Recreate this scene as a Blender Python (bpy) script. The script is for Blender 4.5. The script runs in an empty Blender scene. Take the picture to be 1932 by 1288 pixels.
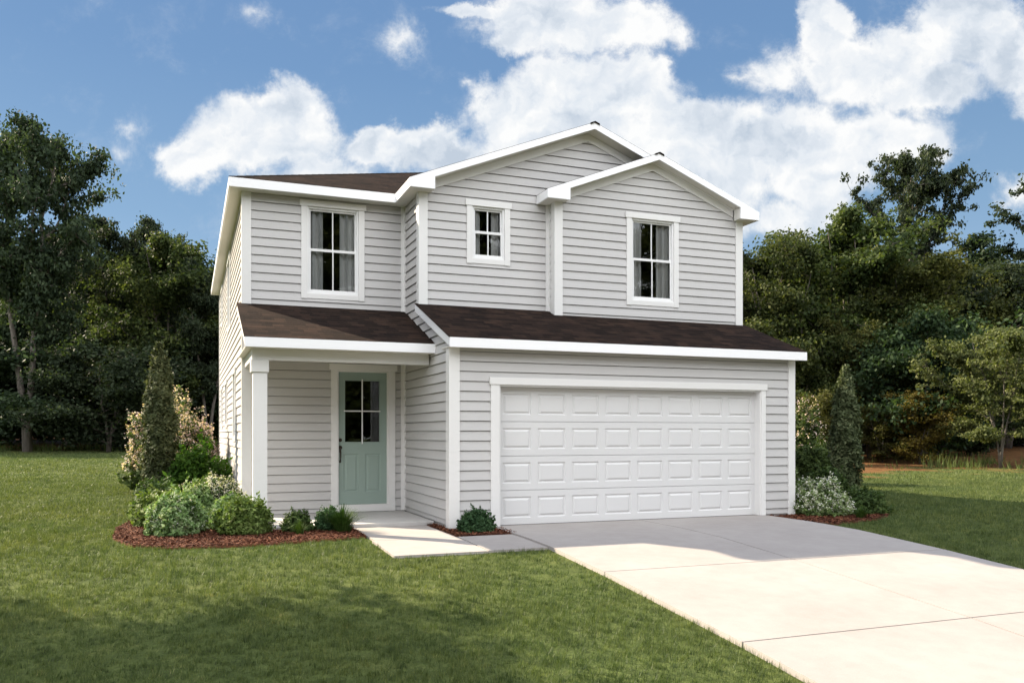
import bpy, math, random
import numpy as np
from math import radians as R
sc = bpy.context.scene
col = sc.collection
rng = np.random.default_rng(7)

# ------------------------------------------------------------------ materials
def nmat(name):
    m = bpy.data.materials.new(name); m.use_nodes = True
    nt = m.node_tree; b = nt.nodes['Principled BSDF']
    return m, nt, b
def nd(nt, t, **kw):
    n = nt.nodes.new(t)
    for k, v in kw.items(): setattr(n, k, v)
    return n
def setin(n, **kw):
    for k, v in kw.items(): n.inputs[k.replace('_', ' ')].default_value = v
def ramp(nt, fac, stops):
    r = nd(nt, 'ShaderNodeValToRGB'); el = r.color_ramp.elements
    while len(el) < len(stops): el.new(0.5)
    for e, (p, c) in zip(el, stops): e.position = p; e.color = (*c, 1) if len(c) == 3 else c
    nt.links.new(fac, r.inputs[0]); return r.outputs[0]
def noise(nt, scale, detail=4, rough=.55, vec=None, stretch=None):
    n = nd(nt, 'ShaderNodeTexNoise'); n.inputs['Scale'].default_value = scale
    n.inputs['Detail'].default_value = detail; n.inputs['Roughness'].default_value = rough
    if vec is None:
        vec = nd(nt, 'ShaderNodeTexCoord').outputs['Object']
    if stretch:
        mp = nd(nt, 'ShaderNodeMapping'); mp.inputs['Scale'].default_value = stretch
        nt.links.new(vec, mp.inputs[0]); vec = mp.outputs[0]
    nt.links.new(vec, n.inputs['Vector']); return n.outputs['Fac']
def mathn(nt, op, a, b=None, c=None, clamp=False):
    n = nd(nt, 'ShaderNodeMath', operation=op); n.use_clamp = clamp
    for i, v in enumerate((a, b, c)):
        if v is None: continue
        if isinstance(v, (int, float)): n.inputs[i].default_value = v
        else: nt.links.new(v, n.inputs[i])
    return n.outputs[0]
def mixc(nt, fac, a, b, mode='MIX'):
    n = nd(nt, 'ShaderNodeMix', data_type='RGBA', blend_type=mode)
    for i, v in ((0, fac), (6, a), (7, b)):
        if isinstance(v, (int, float)): n.inputs[i].default_value = v
        elif isinstance(v, tuple): n.inputs[i].default_value = (*v, 1)
        else: nt.links.new(v, n.inputs[i])
    return n.outputs[2]
def bump(nt, b, h, strength=.3, dist=.01):
    n = nd(nt, 'ShaderNodeBump'); n.inputs['Strength'].default_value = strength
    n.inputs['Distance'].default_value = dist
    nt.links.new(h, n.inputs['Height']); nt.links.new(n.outputs[0], b.inputs['Normal'])

def painted(name, c, rough=.45, var=.05, grain=True):
    m, nt, b = nmat(name)
    f = noise(nt, .9, 5)
    c2 = tuple(max(0, x * (1 - var)) for x in c)
    nt.links.new(ramp(nt, f, [(.3, c2), (.7, c)]), b.inputs['Base Color'])
    b.inputs['Roughness'].default_value = rough
    if grain:
        g = noise(nt, 14, 3, stretch=(1, 1, 14) if grain == 'h' else (14, 14, 1))
        bump(nt, b, g, .18, .004)
    return m
M = {}
M['siding'] = painted('grey_lap_siding', (.515, .503, .498), .5, .05, 'h')
M['trim'] = painted('white_trim_paint', (.75, .74, .73), .45, .03)
M['soffit'] = painted('soffit_paint', (.74, .72, .68), .6, .04)
M['fascia'] = painted('white_fascia', (.90, .90, .92), .35, .02)
M['garage'] = painted('garage_door_paint', (.665, .66, .66), .42, .03, 'h')
M['door'] = painted('sage_door_paint', (.285, .365, .325), .4, .05)
M['vinyl'] = painted('white_vinyl', (.80, .80, .80), .3, .02, False)
M['curtain'] = painted('curtain_fabric', (.80, .77, .74), .9, .08)
m, nt, b = nmat('aged_bronze'); b.inputs['Base Color'].default_value = (.05, .042, .034, 1)
b.inputs['Metallic'].default_value = .7; b.inputs['Roughness'].default_value = .35; M['bronze'] = m
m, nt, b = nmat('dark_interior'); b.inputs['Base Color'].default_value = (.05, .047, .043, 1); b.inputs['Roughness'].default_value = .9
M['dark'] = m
# window glass: thin pane, clear with fresnel reflection
m = bpy.data.materials.new('window_glass'); m.use_nodes = True; nt = m.node_tree; nt.nodes.clear()
o = nd(nt, 'ShaderNodeOutputMaterial'); mx = nd(nt, 'ShaderNodeMixShader'); fr = nd(nt, 'ShaderNodeFresnel')
tr = nd(nt, 'ShaderNodeBsdfTransparent'); gl = nd(nt, 'ShaderNodeBsdfGlossy'); gl.inputs['Roughness'].default_value = .0
tr.inputs[0].default_value = (.86, .88, .89, 1); fr.inputs[0].default_value = 1.42
nt.links.new(mathn(nt, 'MULTIPLY_ADD', fr.outputs[0], 1.0, .015, True), mx.inputs[0])
nt.links.new(tr.outputs[0], mx.inputs[1]); nt.links.new(gl.outputs[0], mx.inputs[2]); nt.links.new(mx.outputs[0], o.inputs[0])
M['glass'] = m
# asphalt shingles (UV in metres)
m, nt, b = nmat('brown_shingles')
uv = nd(nt, 'ShaderNodeTexCoord').outputs['UV']
br = nd(nt, 'ShaderNodeTexBrick'); nt.links.new(uv, br.inputs['Vector'])
br.offset = .37; br.offset_frequency = 2; br.squash = .8; br.squash_frequency = 3
setin(br, Scale=1.0, Mortar_Size=.0, Mortar_Smooth=.0, Bias=-.15, Brick_Width=.21, Row_Height=.135)
br.inputs['Color1'].default_value = (.019, .014, .012, 1); br.inputs['Color2'].default_value = (.044, .029, .0225, 1)
br.inputs['Mortar'].default_value = (.005, .004, .004, 1)
br2 = nd(nt, 'ShaderNodeTexBrick'); nt.links.new(uv, br2.inputs['Vector']); br2.offset = .5
setin(br2, Scale=1.0, Mortar_Size=.0, Brick_Width=.36, Row_Height=.135)
br2.inputs['Color1'].default_value = (.78, .79, .82, 1); br2.inputs['Color2'].default_value = (1.15, 1.10, 1.05, 1)
c = mixc(nt, 1.0, br.outputs['Color'], br2.outputs['Color'], 'MULTIPLY')
g = noise(nt, 160, 2, .7, uv)
c = mixc(nt, .5, c, ramp(nt, g, [(.3, (.4, .4, .4)), (.75, (1.7, 1.7, 1.7))]), 'MULTIPLY')
big = noise(nt, .8, 3, .5, uv)
c = mixc(nt, .6, c, ramp(nt, big, [(.3, (.75, .75, .78)), (.7, (1.15, 1.1, 1.05))]), 'MULTIPLY')
b.inputs['Roughness'].default_value = .95; b.inputs['Specular IOR Level'].default_value = .05
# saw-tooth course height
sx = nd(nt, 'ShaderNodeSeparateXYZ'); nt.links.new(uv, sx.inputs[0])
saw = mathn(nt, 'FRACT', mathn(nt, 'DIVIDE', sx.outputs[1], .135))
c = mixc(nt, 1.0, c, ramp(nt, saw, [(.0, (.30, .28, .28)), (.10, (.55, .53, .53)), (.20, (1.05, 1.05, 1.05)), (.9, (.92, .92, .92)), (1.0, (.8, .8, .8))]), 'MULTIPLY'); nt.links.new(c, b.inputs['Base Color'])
h = mathn(nt, 'MULTIPLY_ADD', saw, -1.0, mathn(nt, 'MULTIPLY', g, .35))
h = mathn(nt, 'MULTIPLY_ADD', br2.outputs['Fac'], -.3, h)
bump(nt, b, h, .9, .012); M['shingle'] = m
# concrete
def concrete(name, c1, c2):
    m, nt, b = nmat(name)
    f = noise(nt, .55, 6, .62); f2 = noise(nt, 5, 4, .6); f3 = noise(nt, 90, 2, .6)
    c = ramp(nt, f, [(.32, c1), (.68, c2)])
    c = mixc(nt, .22, c, ramp(nt, f2, [(.3, (.7, .68, .66)), (.7, (1.1, 1.1, 1.1))]), 'MULTIPLY')
    c = mixc(nt, .25, c, ramp(nt, f3, [(.3, (.75, .75, .75)), (.7, (1.12, 1.12, 1.12))]), 'MULTIPLY')
    nt.links.new(c, b.inputs['Base Color']); b.inputs['Roughness'].default_value = .85
    bump(nt, b, mathn(nt, 'MULTIPLY_ADD', f3, .5, f2), .25, .004)
    return m
M['concrete'] = concrete('driveway_concrete', (.315, .286, .270), (.37, .342, .324))
M['concrete2'] = concrete('porch_concrete', (.42, .41, .40), (.50, .485, .47))
M['joint'] = concrete('joint_filler', (.018, .015, .012), (.03, .025, .02))
M['asphalt'] = concrete('asphalt', (.045, .045, .047), (.06, .06, .062))

def foliage(name, dark, mid, light, transl=.35, nscale=.5, rough=.6, spec=.12):
    m = bpy.data.materials.new(name); m.use_nodes = True; nt = m.node_tree
    b = nt.nodes['Principled BSDF']; out = nt.nodes['Material Output']
    geo = nd(nt, 'ShaderNodeNewGeometry'); rnd = geo.outputs['Random Per Island']
    oi = nd(nt, 'ShaderNodeObjectInfo')
    n1 = noise(nt, nscale, 3)
    f = mathn(nt, 'ADD', mathn(nt, 'MULTIPLY', rnd, .55), mathn(nt, 'MULTIPLY_ADD', n1, 1.1, -.35), clamp=True)
    c = ramp(nt, f, [(.05, dark), (.5, mid), (.95, light)])
    hs = nd(nt, 'ShaderNodeHueSaturation'); nt.links.new(c, hs.inputs['Color'])
    nt.links.new(mathn(nt, 'MULTIPLY_ADD', oi.outputs['Random'], .03, .485), hs.inputs['Hue'])
    nt.links.new(mathn(nt, 'MULTIPLY_ADD', oi.outputs['Random'], .3, .85), hs.inputs['Value'])
    nt.links.new(hs.outputs[0], b.inputs['Base Color']); b.inputs['Roughness'].default_value = rough
    b.inputs['Specular IOR Level'].default_value = spec
    t = nd(nt, 'ShaderNodeBsdfTranslucent')
    c2 = mixc(nt, 1.0, hs.outputs[0], (1.25, 1.35, .55), 'MULTIPLY'); nt.links.new(c2, t.inputs[0])
    mx = nd(nt, 'ShaderNodeMixShader'); mx.inputs[0].default_value = transl
    nt.links.new(b.outputs[0], mx.inputs[1]); nt.links.new(t.outputs[0], mx.inputs[2]); nt.links.new(mx.outputs[0], out.inputs[0])
    return m
M['leaf_dark'] = foliage('broadleaf_dark', (.014, .024, .013), (.032, .048, .026), (.078, .102, .055))
M['leaf_mid'] = foliage('broadleaf_mid', (.017, .030, .010), (.046, .066, .021), (.135, .155, .050))
M['leaf_olive'] = foliage('broadleaf_olive', (.024, .030, .009), (.062, .068, .020), (.165, .160, .048))
M['leaf_small'] = foliage('small_tree_leaf', (.040, .054, .020), (.105, .120, .045), (.20, .21, .09))
M['leaf_blue'] = foliage('conifer_dark', (.013, .026, .012), (.030, .048, .021), (.062, .088, .038))
M['leaf_rust'] = foliage('rust_brush', (.045, .040, .010), (.095, .070, .018), (.16, .12, .03))
M['leaf_juniper'] = foliage('holly_leaf', (.034, .050, .022), (.085, .108, .050), (.19, .21, .11), .15, 2)
M['leaf_bright'] = foliage('bright_shrub', (.020, .055, .008), (.045, .115, .014), (.10, .20, .030), .35, 2)
M['leaf_yellow'] = foliage('yellowgreen_shrub', (.045, .075, .016), (.12, .17, .04), (.27, .33, .12), .3, 2)
M['leaf_varieg'] = foliage('variegated_shrub', (.050, .095, .030), (.17, .26, .09), (.50, .57, .36), .25, 3)
M['leaf_shrub'] = foliage('green_shrub', (.026, .048, .014), (.062, .100, .030), (.13, .18, .06), .3, 2)
M['leaf_liriope'] = foliage('border_grass', (.018, .045, .010), (.045, .09, .020), (.11, .17, .045), .3, 3)
M['leaf_pine'] = foliage('dwarf_pine', (.020, .046, .018), (.042, .082, .034), (.085, .14, .06), .2, 3)
M['weed'] = foliage('tall_weeds', (.05, .07, .02), (.11, .15, .045), (.24, .27, .11), .3, 1)
M['fl_white'] = foliage('white_petals', (.50, .48, .46), (.68, .66, .62), (.82, .80, .76), .3, 3)
M['fl_pink'] = foliage('pink_petals', (.56, .38, .38), (.72, .55, .53), (.84, .75, .71), .3, 3)
m, nt, b = nmat('tree_bark'); f = noise(nt, 3, 5, .6, stretch=(3, 3, .5))
nt.links.new(ramp(nt, f, [(.3, (.050, .043, .037)), (.7, (.15, .13, .11))]), b.inputs['Base Color'])
b.inputs['Roughness'].default_value = .9; bump(nt, b, f, .6, .05); M['bark'] = m
# lawn soil and litter
m, nt, b = nmat('lawn_ground'); at = nd(nt, 'ShaderNodeAttribute', attribute_name='litter')
f1 = noise(nt, .25, 5, .6); f2 = noise(nt, 3, 5, .65); f3 = noise(nt, 35, 3, .7)
g1 = ramp(nt, f2, [(.25, (.042, .060, .020)), (.55, (.088, .112, .036)), (.8, (.135, .15, .052))])
g1 = mixc(nt, .6, g1, ramp(nt, f3, [(.3, (.45, .45, .45)), (.7, (1.4, 1.4, 1.3))]), 'MULTIPLY')
g1 = mixc(nt, .5, g1, ramp(nt, f1, [(.3, (.75, .85, .8)), (.7, (1.25, 1.15, 1.0))]), 'MULTIPLY')
lt = ramp(nt, f2, [(.3, (.06, .036, .016)), (.55, (.17, .085, .036)), (.8, (.10, .08, .032))])
lt = mixc(nt, .7, lt, ramp(nt, f3, [(.3, (.4, .4, .4)), (.7, (1.5, 1.4, 1.3))]), 'MULTIPLY')
msk = mathn(nt, 'MULTIPLY_ADD', at.outputs['Fac'], 2.2, mathn(nt, 'MULTIPLY_ADD', f2, 2.4, -1.9), clamp=True)
nt.links.new(mixc(nt, msk, g1, lt), b.inputs['Base Color']); b.inputs['Roughness'].default_value = .95
b.inputs['Specular IOR Level'].default_value = .1
bump(nt, b, f3, .8, .03); M['ground'] = m
# grass blades
m = bpy.data.materials.new('grass_blades'); m.use_nodes = True; nt = m.node_tree
b = nt.nodes['Principled BSDF']; out = nt.nodes['Material Output']
rnd = nd(nt, 'ShaderNodeNewGeometry').outputs['Random Per Island']
p1 = noise(nt, .35, 4, .6); p2 = noise(nt, 2.2, 4, .65); p3 = noise(nt, 11, 3, .6, stretch=(.8, 1.3, 1))
f = mathn(nt, 'ADD', mathn(nt, 'MULTIPLY', rnd, .45), mathn(nt, 'MULTIPLY_ADD', p2, .8, mathn(nt, 'MULTIPLY_ADD', p3, 1.3, -.80)), clamp=True)
c = ramp(nt, f, [(.05, (.026, .046, .016)), (.5, (.086, .120, .038)), (.85, (.175, .205, .072)), (.98, (.28, .26, .13))])
c = mixc(nt, .6, c, ramp(nt, p1, [(.32, (.72, .85, .85)), (.68, (1.28, 1.12, .9))]), 'MULTIPLY')
nt.links.new(c, b.inputs['Base Color']); b.inputs['Roughness'].default_value = .5; b.inputs['Specular IOR Level'].default_value = .25
t = nd(nt, 'ShaderNodeBsdfTranslucent'); nt.links.new(mixc(nt, 1, c, (1.2, 1.25, .5), 'MULTIPLY'), t.inputs[0])
mx = nd(nt, 'ShaderNodeMixShader'); mx.inputs[0].default_value = .3
nt.links.new(b.outputs[0], mx.inputs[1]); nt.links.new(t.outputs[0], mx.inputs[2]); nt.links.new(mx.outputs[0], out.inputs[0])
M['grass'] = m
# mulch
m, nt, b = nmat('mulch'); rnd = nd(nt, 'ShaderNodeNewGeometry').outputs['Random Per Island']; f = noise(nt, 3, 4)
c = ramp(nt, mathn(nt, 'ADD', mathn(nt, 'MULTIPLY', rnd, .75), mathn(nt, 'MULTIPLY', f, .3), clamp=True),
         [(.1, (.030, .012, .008)), (.55, (.115, .040, .022)), (.85, (.19, .075, .038)), (1, (.30, .17, .10))])
nt.links.new(c, b.inputs['Base Color']); b.inputs['Roughness'].default_value = .85; b.inputs['Specular IOR Level'].default_value = .2
M['mulch'] = m

# ------------------------------------------------------------------ object helpers
def link(o, parent=None):
    col.objects.link(o)
    if parent is not None: o.parent = parent
    return o
def tag(o, label=None, cat=None, group=None, kind=None):
    if label: o['label'] = label
    if cat: o['category'] = cat
    if group: o['group'] = group
    if kind: o['kind'] = kind
    return o
def empty(name, loc=(0, 0, 0), rz=0, label=None, cat=None, group=None):
    o = bpy.data.objects.new(name, None); o.location = loc; o.rotation_euler.z = rz
    o.empty_display_size = .2
    return tag(link(o), label, cat, group)
class MB:
    def __init__(s): s.v = []; s.f = []; s.uv = {}
    def poly(s, pts, uvs=None):
        i = len(s.v); s.v += [tuple(p) for p in pts]; s.f.append(tuple(range(i, i + len(pts))))
        if uvs: s.uv[len(s.f) - 1] = uvs
    def box(s, x0, x1, y0, y1, z0, z1):
        P = lambda a, b, c: (a, b, c)
        v = [P(x, y, z) for z in (z0, z1) for y in (y0, y1) for x in (x0, x1)]
        i = len(s.v); s.v += v
        for q in ((0, 2, 3, 1), (4, 5, 7, 6), (0, 1, 5, 4), (1, 3, 7, 5), (3, 2, 6, 7), (2, 0, 4, 6)): s.f.append(tuple(i + k for k in q))
    def fbox(s, F, s0, s1, z0, z1, e0, e1):
        i = len(s.v); s.v += [F(a, z, e) for z in (z0, z1) for e in (e0, e1) for a in (s0, s1)]
        for q in ((0, 2, 3, 1), (4, 5, 7, 6), (0, 1, 5, 4), (1, 3, 7, 5), (3, 2, 6, 7), (2, 0, 4, 6)): s.f.append(tuple(i + k for k in q))
    def prism(s, pts2, conv, d0, d1):
        """2-D outline extruded from depth d0 to d1; conv(a,b,d)->3D"""
        n = len(pts2); i = len(s.v)
        s.v += [conv(a, b, d0) for a, b in pts2] + [conv(a, b, d1) for a, b in pts2]
        s.f.append(tuple(i + k for k in range(n))); s.f.append(tuple(i + n + k for k in reversed(range(n))))
        for k in range(n):
            j = (k + 1) % n; s.f.append((i + k, i + n + k, i + n + j, i + j))
    def tube(s, pts, rad, n=8, cap=True):
        pts = [np.array(p, float) for p in pts]; base = len(s.v)
        for k, p in enumerate(pts):
            d = pts[min(k + 1, len(pts) - 1)] - pts[max(k - 1, 0)]; d /= np.linalg.norm(d) + 1e-9
            a = np.cross(d, (0, 0, 1)) if abs(d[2]) < .9 else np.cross(d, (1, 0, 0)); a /= np.linalg.norm(a); c = np.cross(d, a)
            r = rad[k] if hasattr(rad, '__len__') else rad
            for j in range(n):
                t = 2 * math.pi * j / n; s.v.append(tuple(p + r * (a * math.cos(t) + c * math.sin(t))))
        for k in range(len(pts) - 1):
            for j in range(n):
                q = (j + 1) % n; s.f.append((base + k * n + j, base + k * n + q, base + (k + 1) * n + q, base + (k + 1) * n + j))
        if cap:
            s.f.append(tuple(base + j for j in reversed(range(n)))); s.f.append(tuple(base + (len(pts) - 1) * n + j for j in range(n)))
    def mesh(s, name, mat, smooth=False, fix=True):
        me = bpy.data.meshes.new(name); me.from_pydata(s.v, [], s.f)
        if s.uv:
            ul = me.uv_layers.new(name='UVMap')
            for fi, uvs in s.uv.items():
                p = me.polygons[fi]
                for li, u in zip(p.loop_indices, uvs): ul.data[li].uv = u
        if mat: me.materials.append(mat)
        if fix:
            import bmesh
            bm = bmesh.new(); bm.from_mesh(me); bmesh.ops.recalc_face_normals(bm, faces=bm.faces); bm.to_mesh(me); bm.free()
        if smooth: me.polygons.foreach_set('use_smooth', [True] * len(me.polygons))
        return me
    def build(s, name, mat, parent=None, smooth=False, bevel=0, fix=True):
        o = link(bpy.data.objects.new(name, s.mesh(name, mat, smooth, fix)), parent)
        if bevel:
            bv = o.modifiers.new('bevel', 'BEVEL'); bv.width = bevel; bv.segments = 2; bv.limit_method = 'ANGLE'; bv.angle_limit = R(50)
        return o
def frame(ox, oy, t, n):
    return lambda s, z, e: (ox + t[0] * s + n[0] * e, oy + t[1] * s + n[1] * e, z)
def npmesh(name, V, nper, mat, mats=None, smooth=False):
    """V: (N*nper,3) – each consecutive nper verts form one face"""
    me = bpy.data.meshes.new(name); n = len(V); nf = n // nper
    me.vertices.add(n); me.vertices.foreach_set('co', np.ascontiguousarray(V, dtype=np.float32).ravel())
    me.loops.add(n); me.loops.foreach_set('vertex_index', np.arange(n, dtype=np.int32))
    me.polygons.add(nf); me.polygons.foreach_set('loop_start', np.arange(nf, dtype=np.int32) * nper)
    me.polygons.foreach_set('loop_total', np.full(nf, nper, dtype=np.int32))
    me.update(calc_edges=True)
    me.materials.append(mat); return me

# ------------------------------------------------------------------ camera
CX, CY, CZ, YAW, FP, PX, PY = -4.488, -12.186, 1.432, .368, 1582.6, 966., 817.8
cam = bpy.data.cameras.new('camera'); co = bpy.data.objects.new('camera', cam); col.objects.link(co)
cam.sensor_width = 36; cam.lens = FP / 1932 * 36; cam.shift_y = (PY - 644) / 1932; cam.clip_end = 2000; cam.clip_start = .05
co.location = (CX, CY, CZ); co.rotation_euler = (R(90), 0, -YAW); sc.camera = co
SY, KY = math.sin(YAW), math.cos(YAW)
def spot(u, F):     # world x, y at a bearing and forward distance (used to lay out the planting plan)
    a = (u - PX) / FP; return CX + F * (a * KY + SY), CY + F * (-a * SY + KY)
def fwd(x, y): return (x - CX) * SY + (y - CY) * KY
def side(x, y): return (x - CX) * KY - (y - CY) * SY

# ------------------------------------------------------------------ terrain
TY = [-60, -25, -16, -12, -7.2, -6.3, -3.75, -2.2, -1.2, 5, 60, 200]
TZ = [-1.25, -1.2, -1.1, -.86, -.43, -.335, -.125, -.025, 0, 0, 1.15, 1.6]
def slope(y): return np.interp(y, TY, TZ)
def gz(x, y): return slope(y) - .055 + .02 * np.clip(np.asarray(x) - 9, 0, 40)
WALL_L, WALL_R, BACK = -3.613, 5.582, 14.0

# ------------------------------------------------------------------ the house
house = empty('house', (1, 0, 0), 0, 'two storey grey lap siding house with white trim, brown shingle roofs and garage', 'house')
house.location = (0, 0, 0)
COURSE = .1515; ZREF = 5.419
def siding(mb, F, L, z0, z1, openings=(), clip=None, flat=False):
    """lap siding as real courses. clip(z)->(sL,sR)"""
    k0 = math.floor((z0 - ZREF) / COURSE); k = k0
    while ZREF + k * COURSE < z1:
        zb = ZREF + k * COURSE; zt = zb + COURSE; k += 1
        cuts = sorted({max(zb, z0), min(zt, z1)} | {z for o in openings for z in o[2:4] if max(zb, z0) < z < min(zt, z1)})
        for a, b_ in zip(cuts, cuts[1:]):
            if b_ - a < 1e-4: continue
            mid = (a + b_) / 2
            ops = sorted((o[0], o[1]) for o in openings if o[2] <= mid <= o[3])
            cl = clip or (lambda z: (0, L))
            la, ra = cl(a); lb, rb = cl(b_)
            segs = []; ca, cb = la, lb
            for (p, q) in ops:
                if p > ca: segs.append((ca, p, cb, p))
                ca = cb = q
            segs.append((ca, ra, cb, rb))
            prof = []
            for (sa, ea, sb, eb) in segs:
                if ea - sa < .003 and eb - sb < .003: continue
                if eb < sb: sb = eb = (sb + eb) / 2
                if ea < sa: continue
                e = lambda z: .025 - (z - zb) / COURSE * .021
                top = b_
                if abs(b_ - zt) < 1e-6: top = b_ - .012
                if top > a: mb.poly([F(sa, a, e(a)), F(ea, a, e(a)), F(eb, top, e(top)), F(sb, top, e(top))])
                if top < b_:
                    mb.poly([F(sb, top, e(top)), F(eb, top, e(top)), F(eb, top, -.02), F(sb, top, -.02)])
                    mb.poly([F(sb, top, -.02), F(eb, top, -.02), F(eb, b_, -.02), F(sb, b_, -.02)])
                    mb.poly([F(sb, b_, -.02), F(eb, b_, -.02), F(eb, b_, .025), F(sb, b_, .025)])
nF = (0, -1)
b_, m_, r_ = 2.848, 1.787, 1.52
X0, XR = -.787, 1.631
Fb = frame(0, b_, (1, 0), nF); Fm = frame(0, m_, (1, 0), nF); Fr = frame(0, r_, (1, 0), nF); Fg = frame(0, 0, (1, 0), nF)
Fleft = frame(WALL_L, 0, (0, 1), (-1, 0)); Fx0 = frame(X0, 0, (0, 1), (-1, 0)); Fright = frame(WALL_R, 0, (0, 1), (1, 0)); FxR = frame(XR, 0, (0, 1), (-1, 0))
GS, GE, GZ = .386, -.25, 2.866          # garage roof slope, eave y, eave z
PE = .79
WIN = dict(L=(-2.652, -1.54, 3.80, b_), Mi=(.044, .854, 4.41, m_), Rr=(3.054, 4.167, 3.81, r_))
def hole(w): return (w[0] + .06, w[1] - .06, w[2] + .05, 5.46)
# upper-left front wall and porch back wall
mb = MB(); siding(mb, Fb, 0, 3.4, 5.62, [hole(WIN['L'])], lambda z: (WALL_L, X0)); mb.build('siding_wall', M['siding'], house, fix=False)
mb = MB(); siding(mb, Fb, 0, .04, 2.76, [(-2.06, -1.06, 0, 2.60)], lambda z: (WALL_L, X0)); mb.build('siding_wall', M['siding'], house, fix=False)
# middle gable wall
MA, MAZ = 2.394, 7.077; RA, RAZ = 3.607, 6.595; EZ1, EZ0 = 5.71, 5.558
MSL = (MAZ - EZ1) / (MA + 1.042); RSL = (RAZ - EZ1) / (RA - 1.365)
def mclip(z):
    t = MAZ - .10; return (X0 if z < 5.75 else max(X0, MA - (t - z) / MSL), WALL_R if z < 5.75 else min(WALL_R, MA + max(0, (t - z)) / MSL))
def rclip(z):
    t = RAZ - .10; return (XR if z < 5.75 else max(XR, RA - (t - z) / RSL), WALL_R if z < 5.75 else min(WALL_R, RA + max(0, (t - z)) / RSL))
mb = MB(); siding(mb, Fm, 0, 3.4, MAZ - .11, [hole(WIN['Mi']), (XR + .12, WALL_R - .05, 3.3, 5.62)], mclip); mb.build('siding_wall', M['siding'], house, fix=False)
mb = MB(); siding(mb, Fr, 0, 3.4, RAZ - .11, [hole(WIN['Rr'])], rclip); mb.build('siding_wall', M['siding'], house, fix=False)
# garage front
mb = MB(); siding(mb, Fg, 0, .02, 2.76, [(-.06, 4.93, 0, 2.24)], lambda z: (X0, WALL_R)); mb.build('siding_wall', M['siding'], house, fix=False)
# garage left side (follows the roof slope) and the return wall above
def gclip(z): return (0 if z < 2.93 else (z - 2.83) / GS + GE + .0, m_)
mb = MB(); siding(mb, Fx0, 0, .04, 3.62, [], gclip)
siding(mb, Fx0, 0, .04, 5.60, [], lambda z: (m_, b_)); mb.build('siding_wall', M['siding'], house, fix=False)
mb = MB(); siding(mb, FxR, 0, 3.4, 5.60, [], lambda z: (r_, m_)); mb.build('siding_wall', M['siding'], house, fix=False)
# left side wall with its windows, right wall, back wall
SIDEW = [(4.95, 5.95, 1.27, 2.72), (8.85, 9.95, 1.56, 2.72), (11.75, 12.75, 1.56, 2.72), (7.15, 8.55, 3.75, 5.42), (11.6, 12.6, 4.36, 5.42)]
mb = MB(); siding(mb, Fleft, 0, .06, 5.60, [(a + .06, b2 - .06, c_ + .05, d_ - .05) for a, b2, c_, d_ in SIDEW], lambda z: (b_, BACK)); mb.build('siding_wall', M['siding'], house, fix=False)
mb = MB(); siding(mb, Fright, 0, .04, 5.60, [], lambda z: (0 if z < 2.83 else (1.52 if z > 3.5 else (z - 2.83) / GS + GE), BACK)); mb.build('siding_wall', M['siding'], house, fix=False)
mb = MB(); siding(mb, frame(0, BACK, (1, 0), (0, 1)), 0, .04, 5.60, [], lambda z: (WALL_L, WALL_R)); mb.build('siding_wall', M['siding'], house, fix=False)
# foundation
mb = MB()
mb.box(WALL_L + .01, X0 - .01, b_ + .01, b_ + .16, -.3, .06); mb.box(WALL_L + .01, WALL_L + .16, b_ + .17, BACK - .01, -.3, .08)
mb.box(X0 + .01, X0 + .16, .17, b_ - .02, -.3, .06); mb.box(X0 + .01, -.14, .01, .16, -.3, .03); mb.box(4.99, WALL_R - .17, .01, .16, -.3, .03)
mb.box(WALL_R - .16, WALL_R - .01, .01, BACK - .01, -.3, .06); mb.box(WALL_L + .17, WALL_R - .17, BACK - .16, BACK - .01, -.3, .06)
mb.build('foundation', M['concrete2'], house)
# upper floor deck keeps the rooms dark and separate
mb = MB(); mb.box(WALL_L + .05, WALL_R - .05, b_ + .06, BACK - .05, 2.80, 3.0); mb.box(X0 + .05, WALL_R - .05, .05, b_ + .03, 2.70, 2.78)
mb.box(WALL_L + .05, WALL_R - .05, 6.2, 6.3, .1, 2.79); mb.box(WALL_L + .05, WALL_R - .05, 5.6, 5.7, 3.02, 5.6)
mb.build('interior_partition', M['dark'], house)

# corner boards
def corner(mb, x, y, z0, z1, sx, sy, w=.125):
    """L board wrapped round an outer corner; sx,sy = outward signs"""
    p = .034
    mb.box(min(x + sx * p, x - sx * w), max(x + sx * p, x - sx * w), min(y + sy * p, y + sy * .0), max(y + sy * p, y), z0, z1)
    mb.box(min(x + sx * p, x), max(x + sx * p, x), min(y - sy * w, y - .0015 * sy), max(y - sy * w, y - .0015 * sy), z0, z1)
def cb(*a, w=.125):
    mb = MB(); corner(mb, *a, w=w); return mb.build('corner_board', M['trim'], house)
cb(WALL_L, b_, .0, 5.57, -1, -1); cb(WALL_R, 0, .0, 2.735, 1, -1, w=.11); cb(WALL_R, r_, 3.45, 5.57, 1, -1)
cb(WALL_L, BACK, -.02, 5.57, -1, 1)
cb(X0, m_, 3.5, 5.57, -1, -1)
cb(XR, r_, 3.4, 5.57, -1, -1)
mb = MB(); corner(mb, X0, 0, .0, 2.735, -1, -1, .135); mb.build('corner_board', M['trim'], house)
def inner(x, y, z0, z1):      # inside corner strip, on the front plane to the left of x
    mb = MB(); mb.box(x - .085, x - .024, y - .03, y + .0, z0, z1); mb.box(x - .024, x, y - .085, y, z0, z1); mb.build('corner_strip', M['trim'], house)
inner(X0, b_, 3.3, 5.57); inner(X0, b_, .04, 2.72); inner(XR, m_, 3.4, 5.57)

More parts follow.
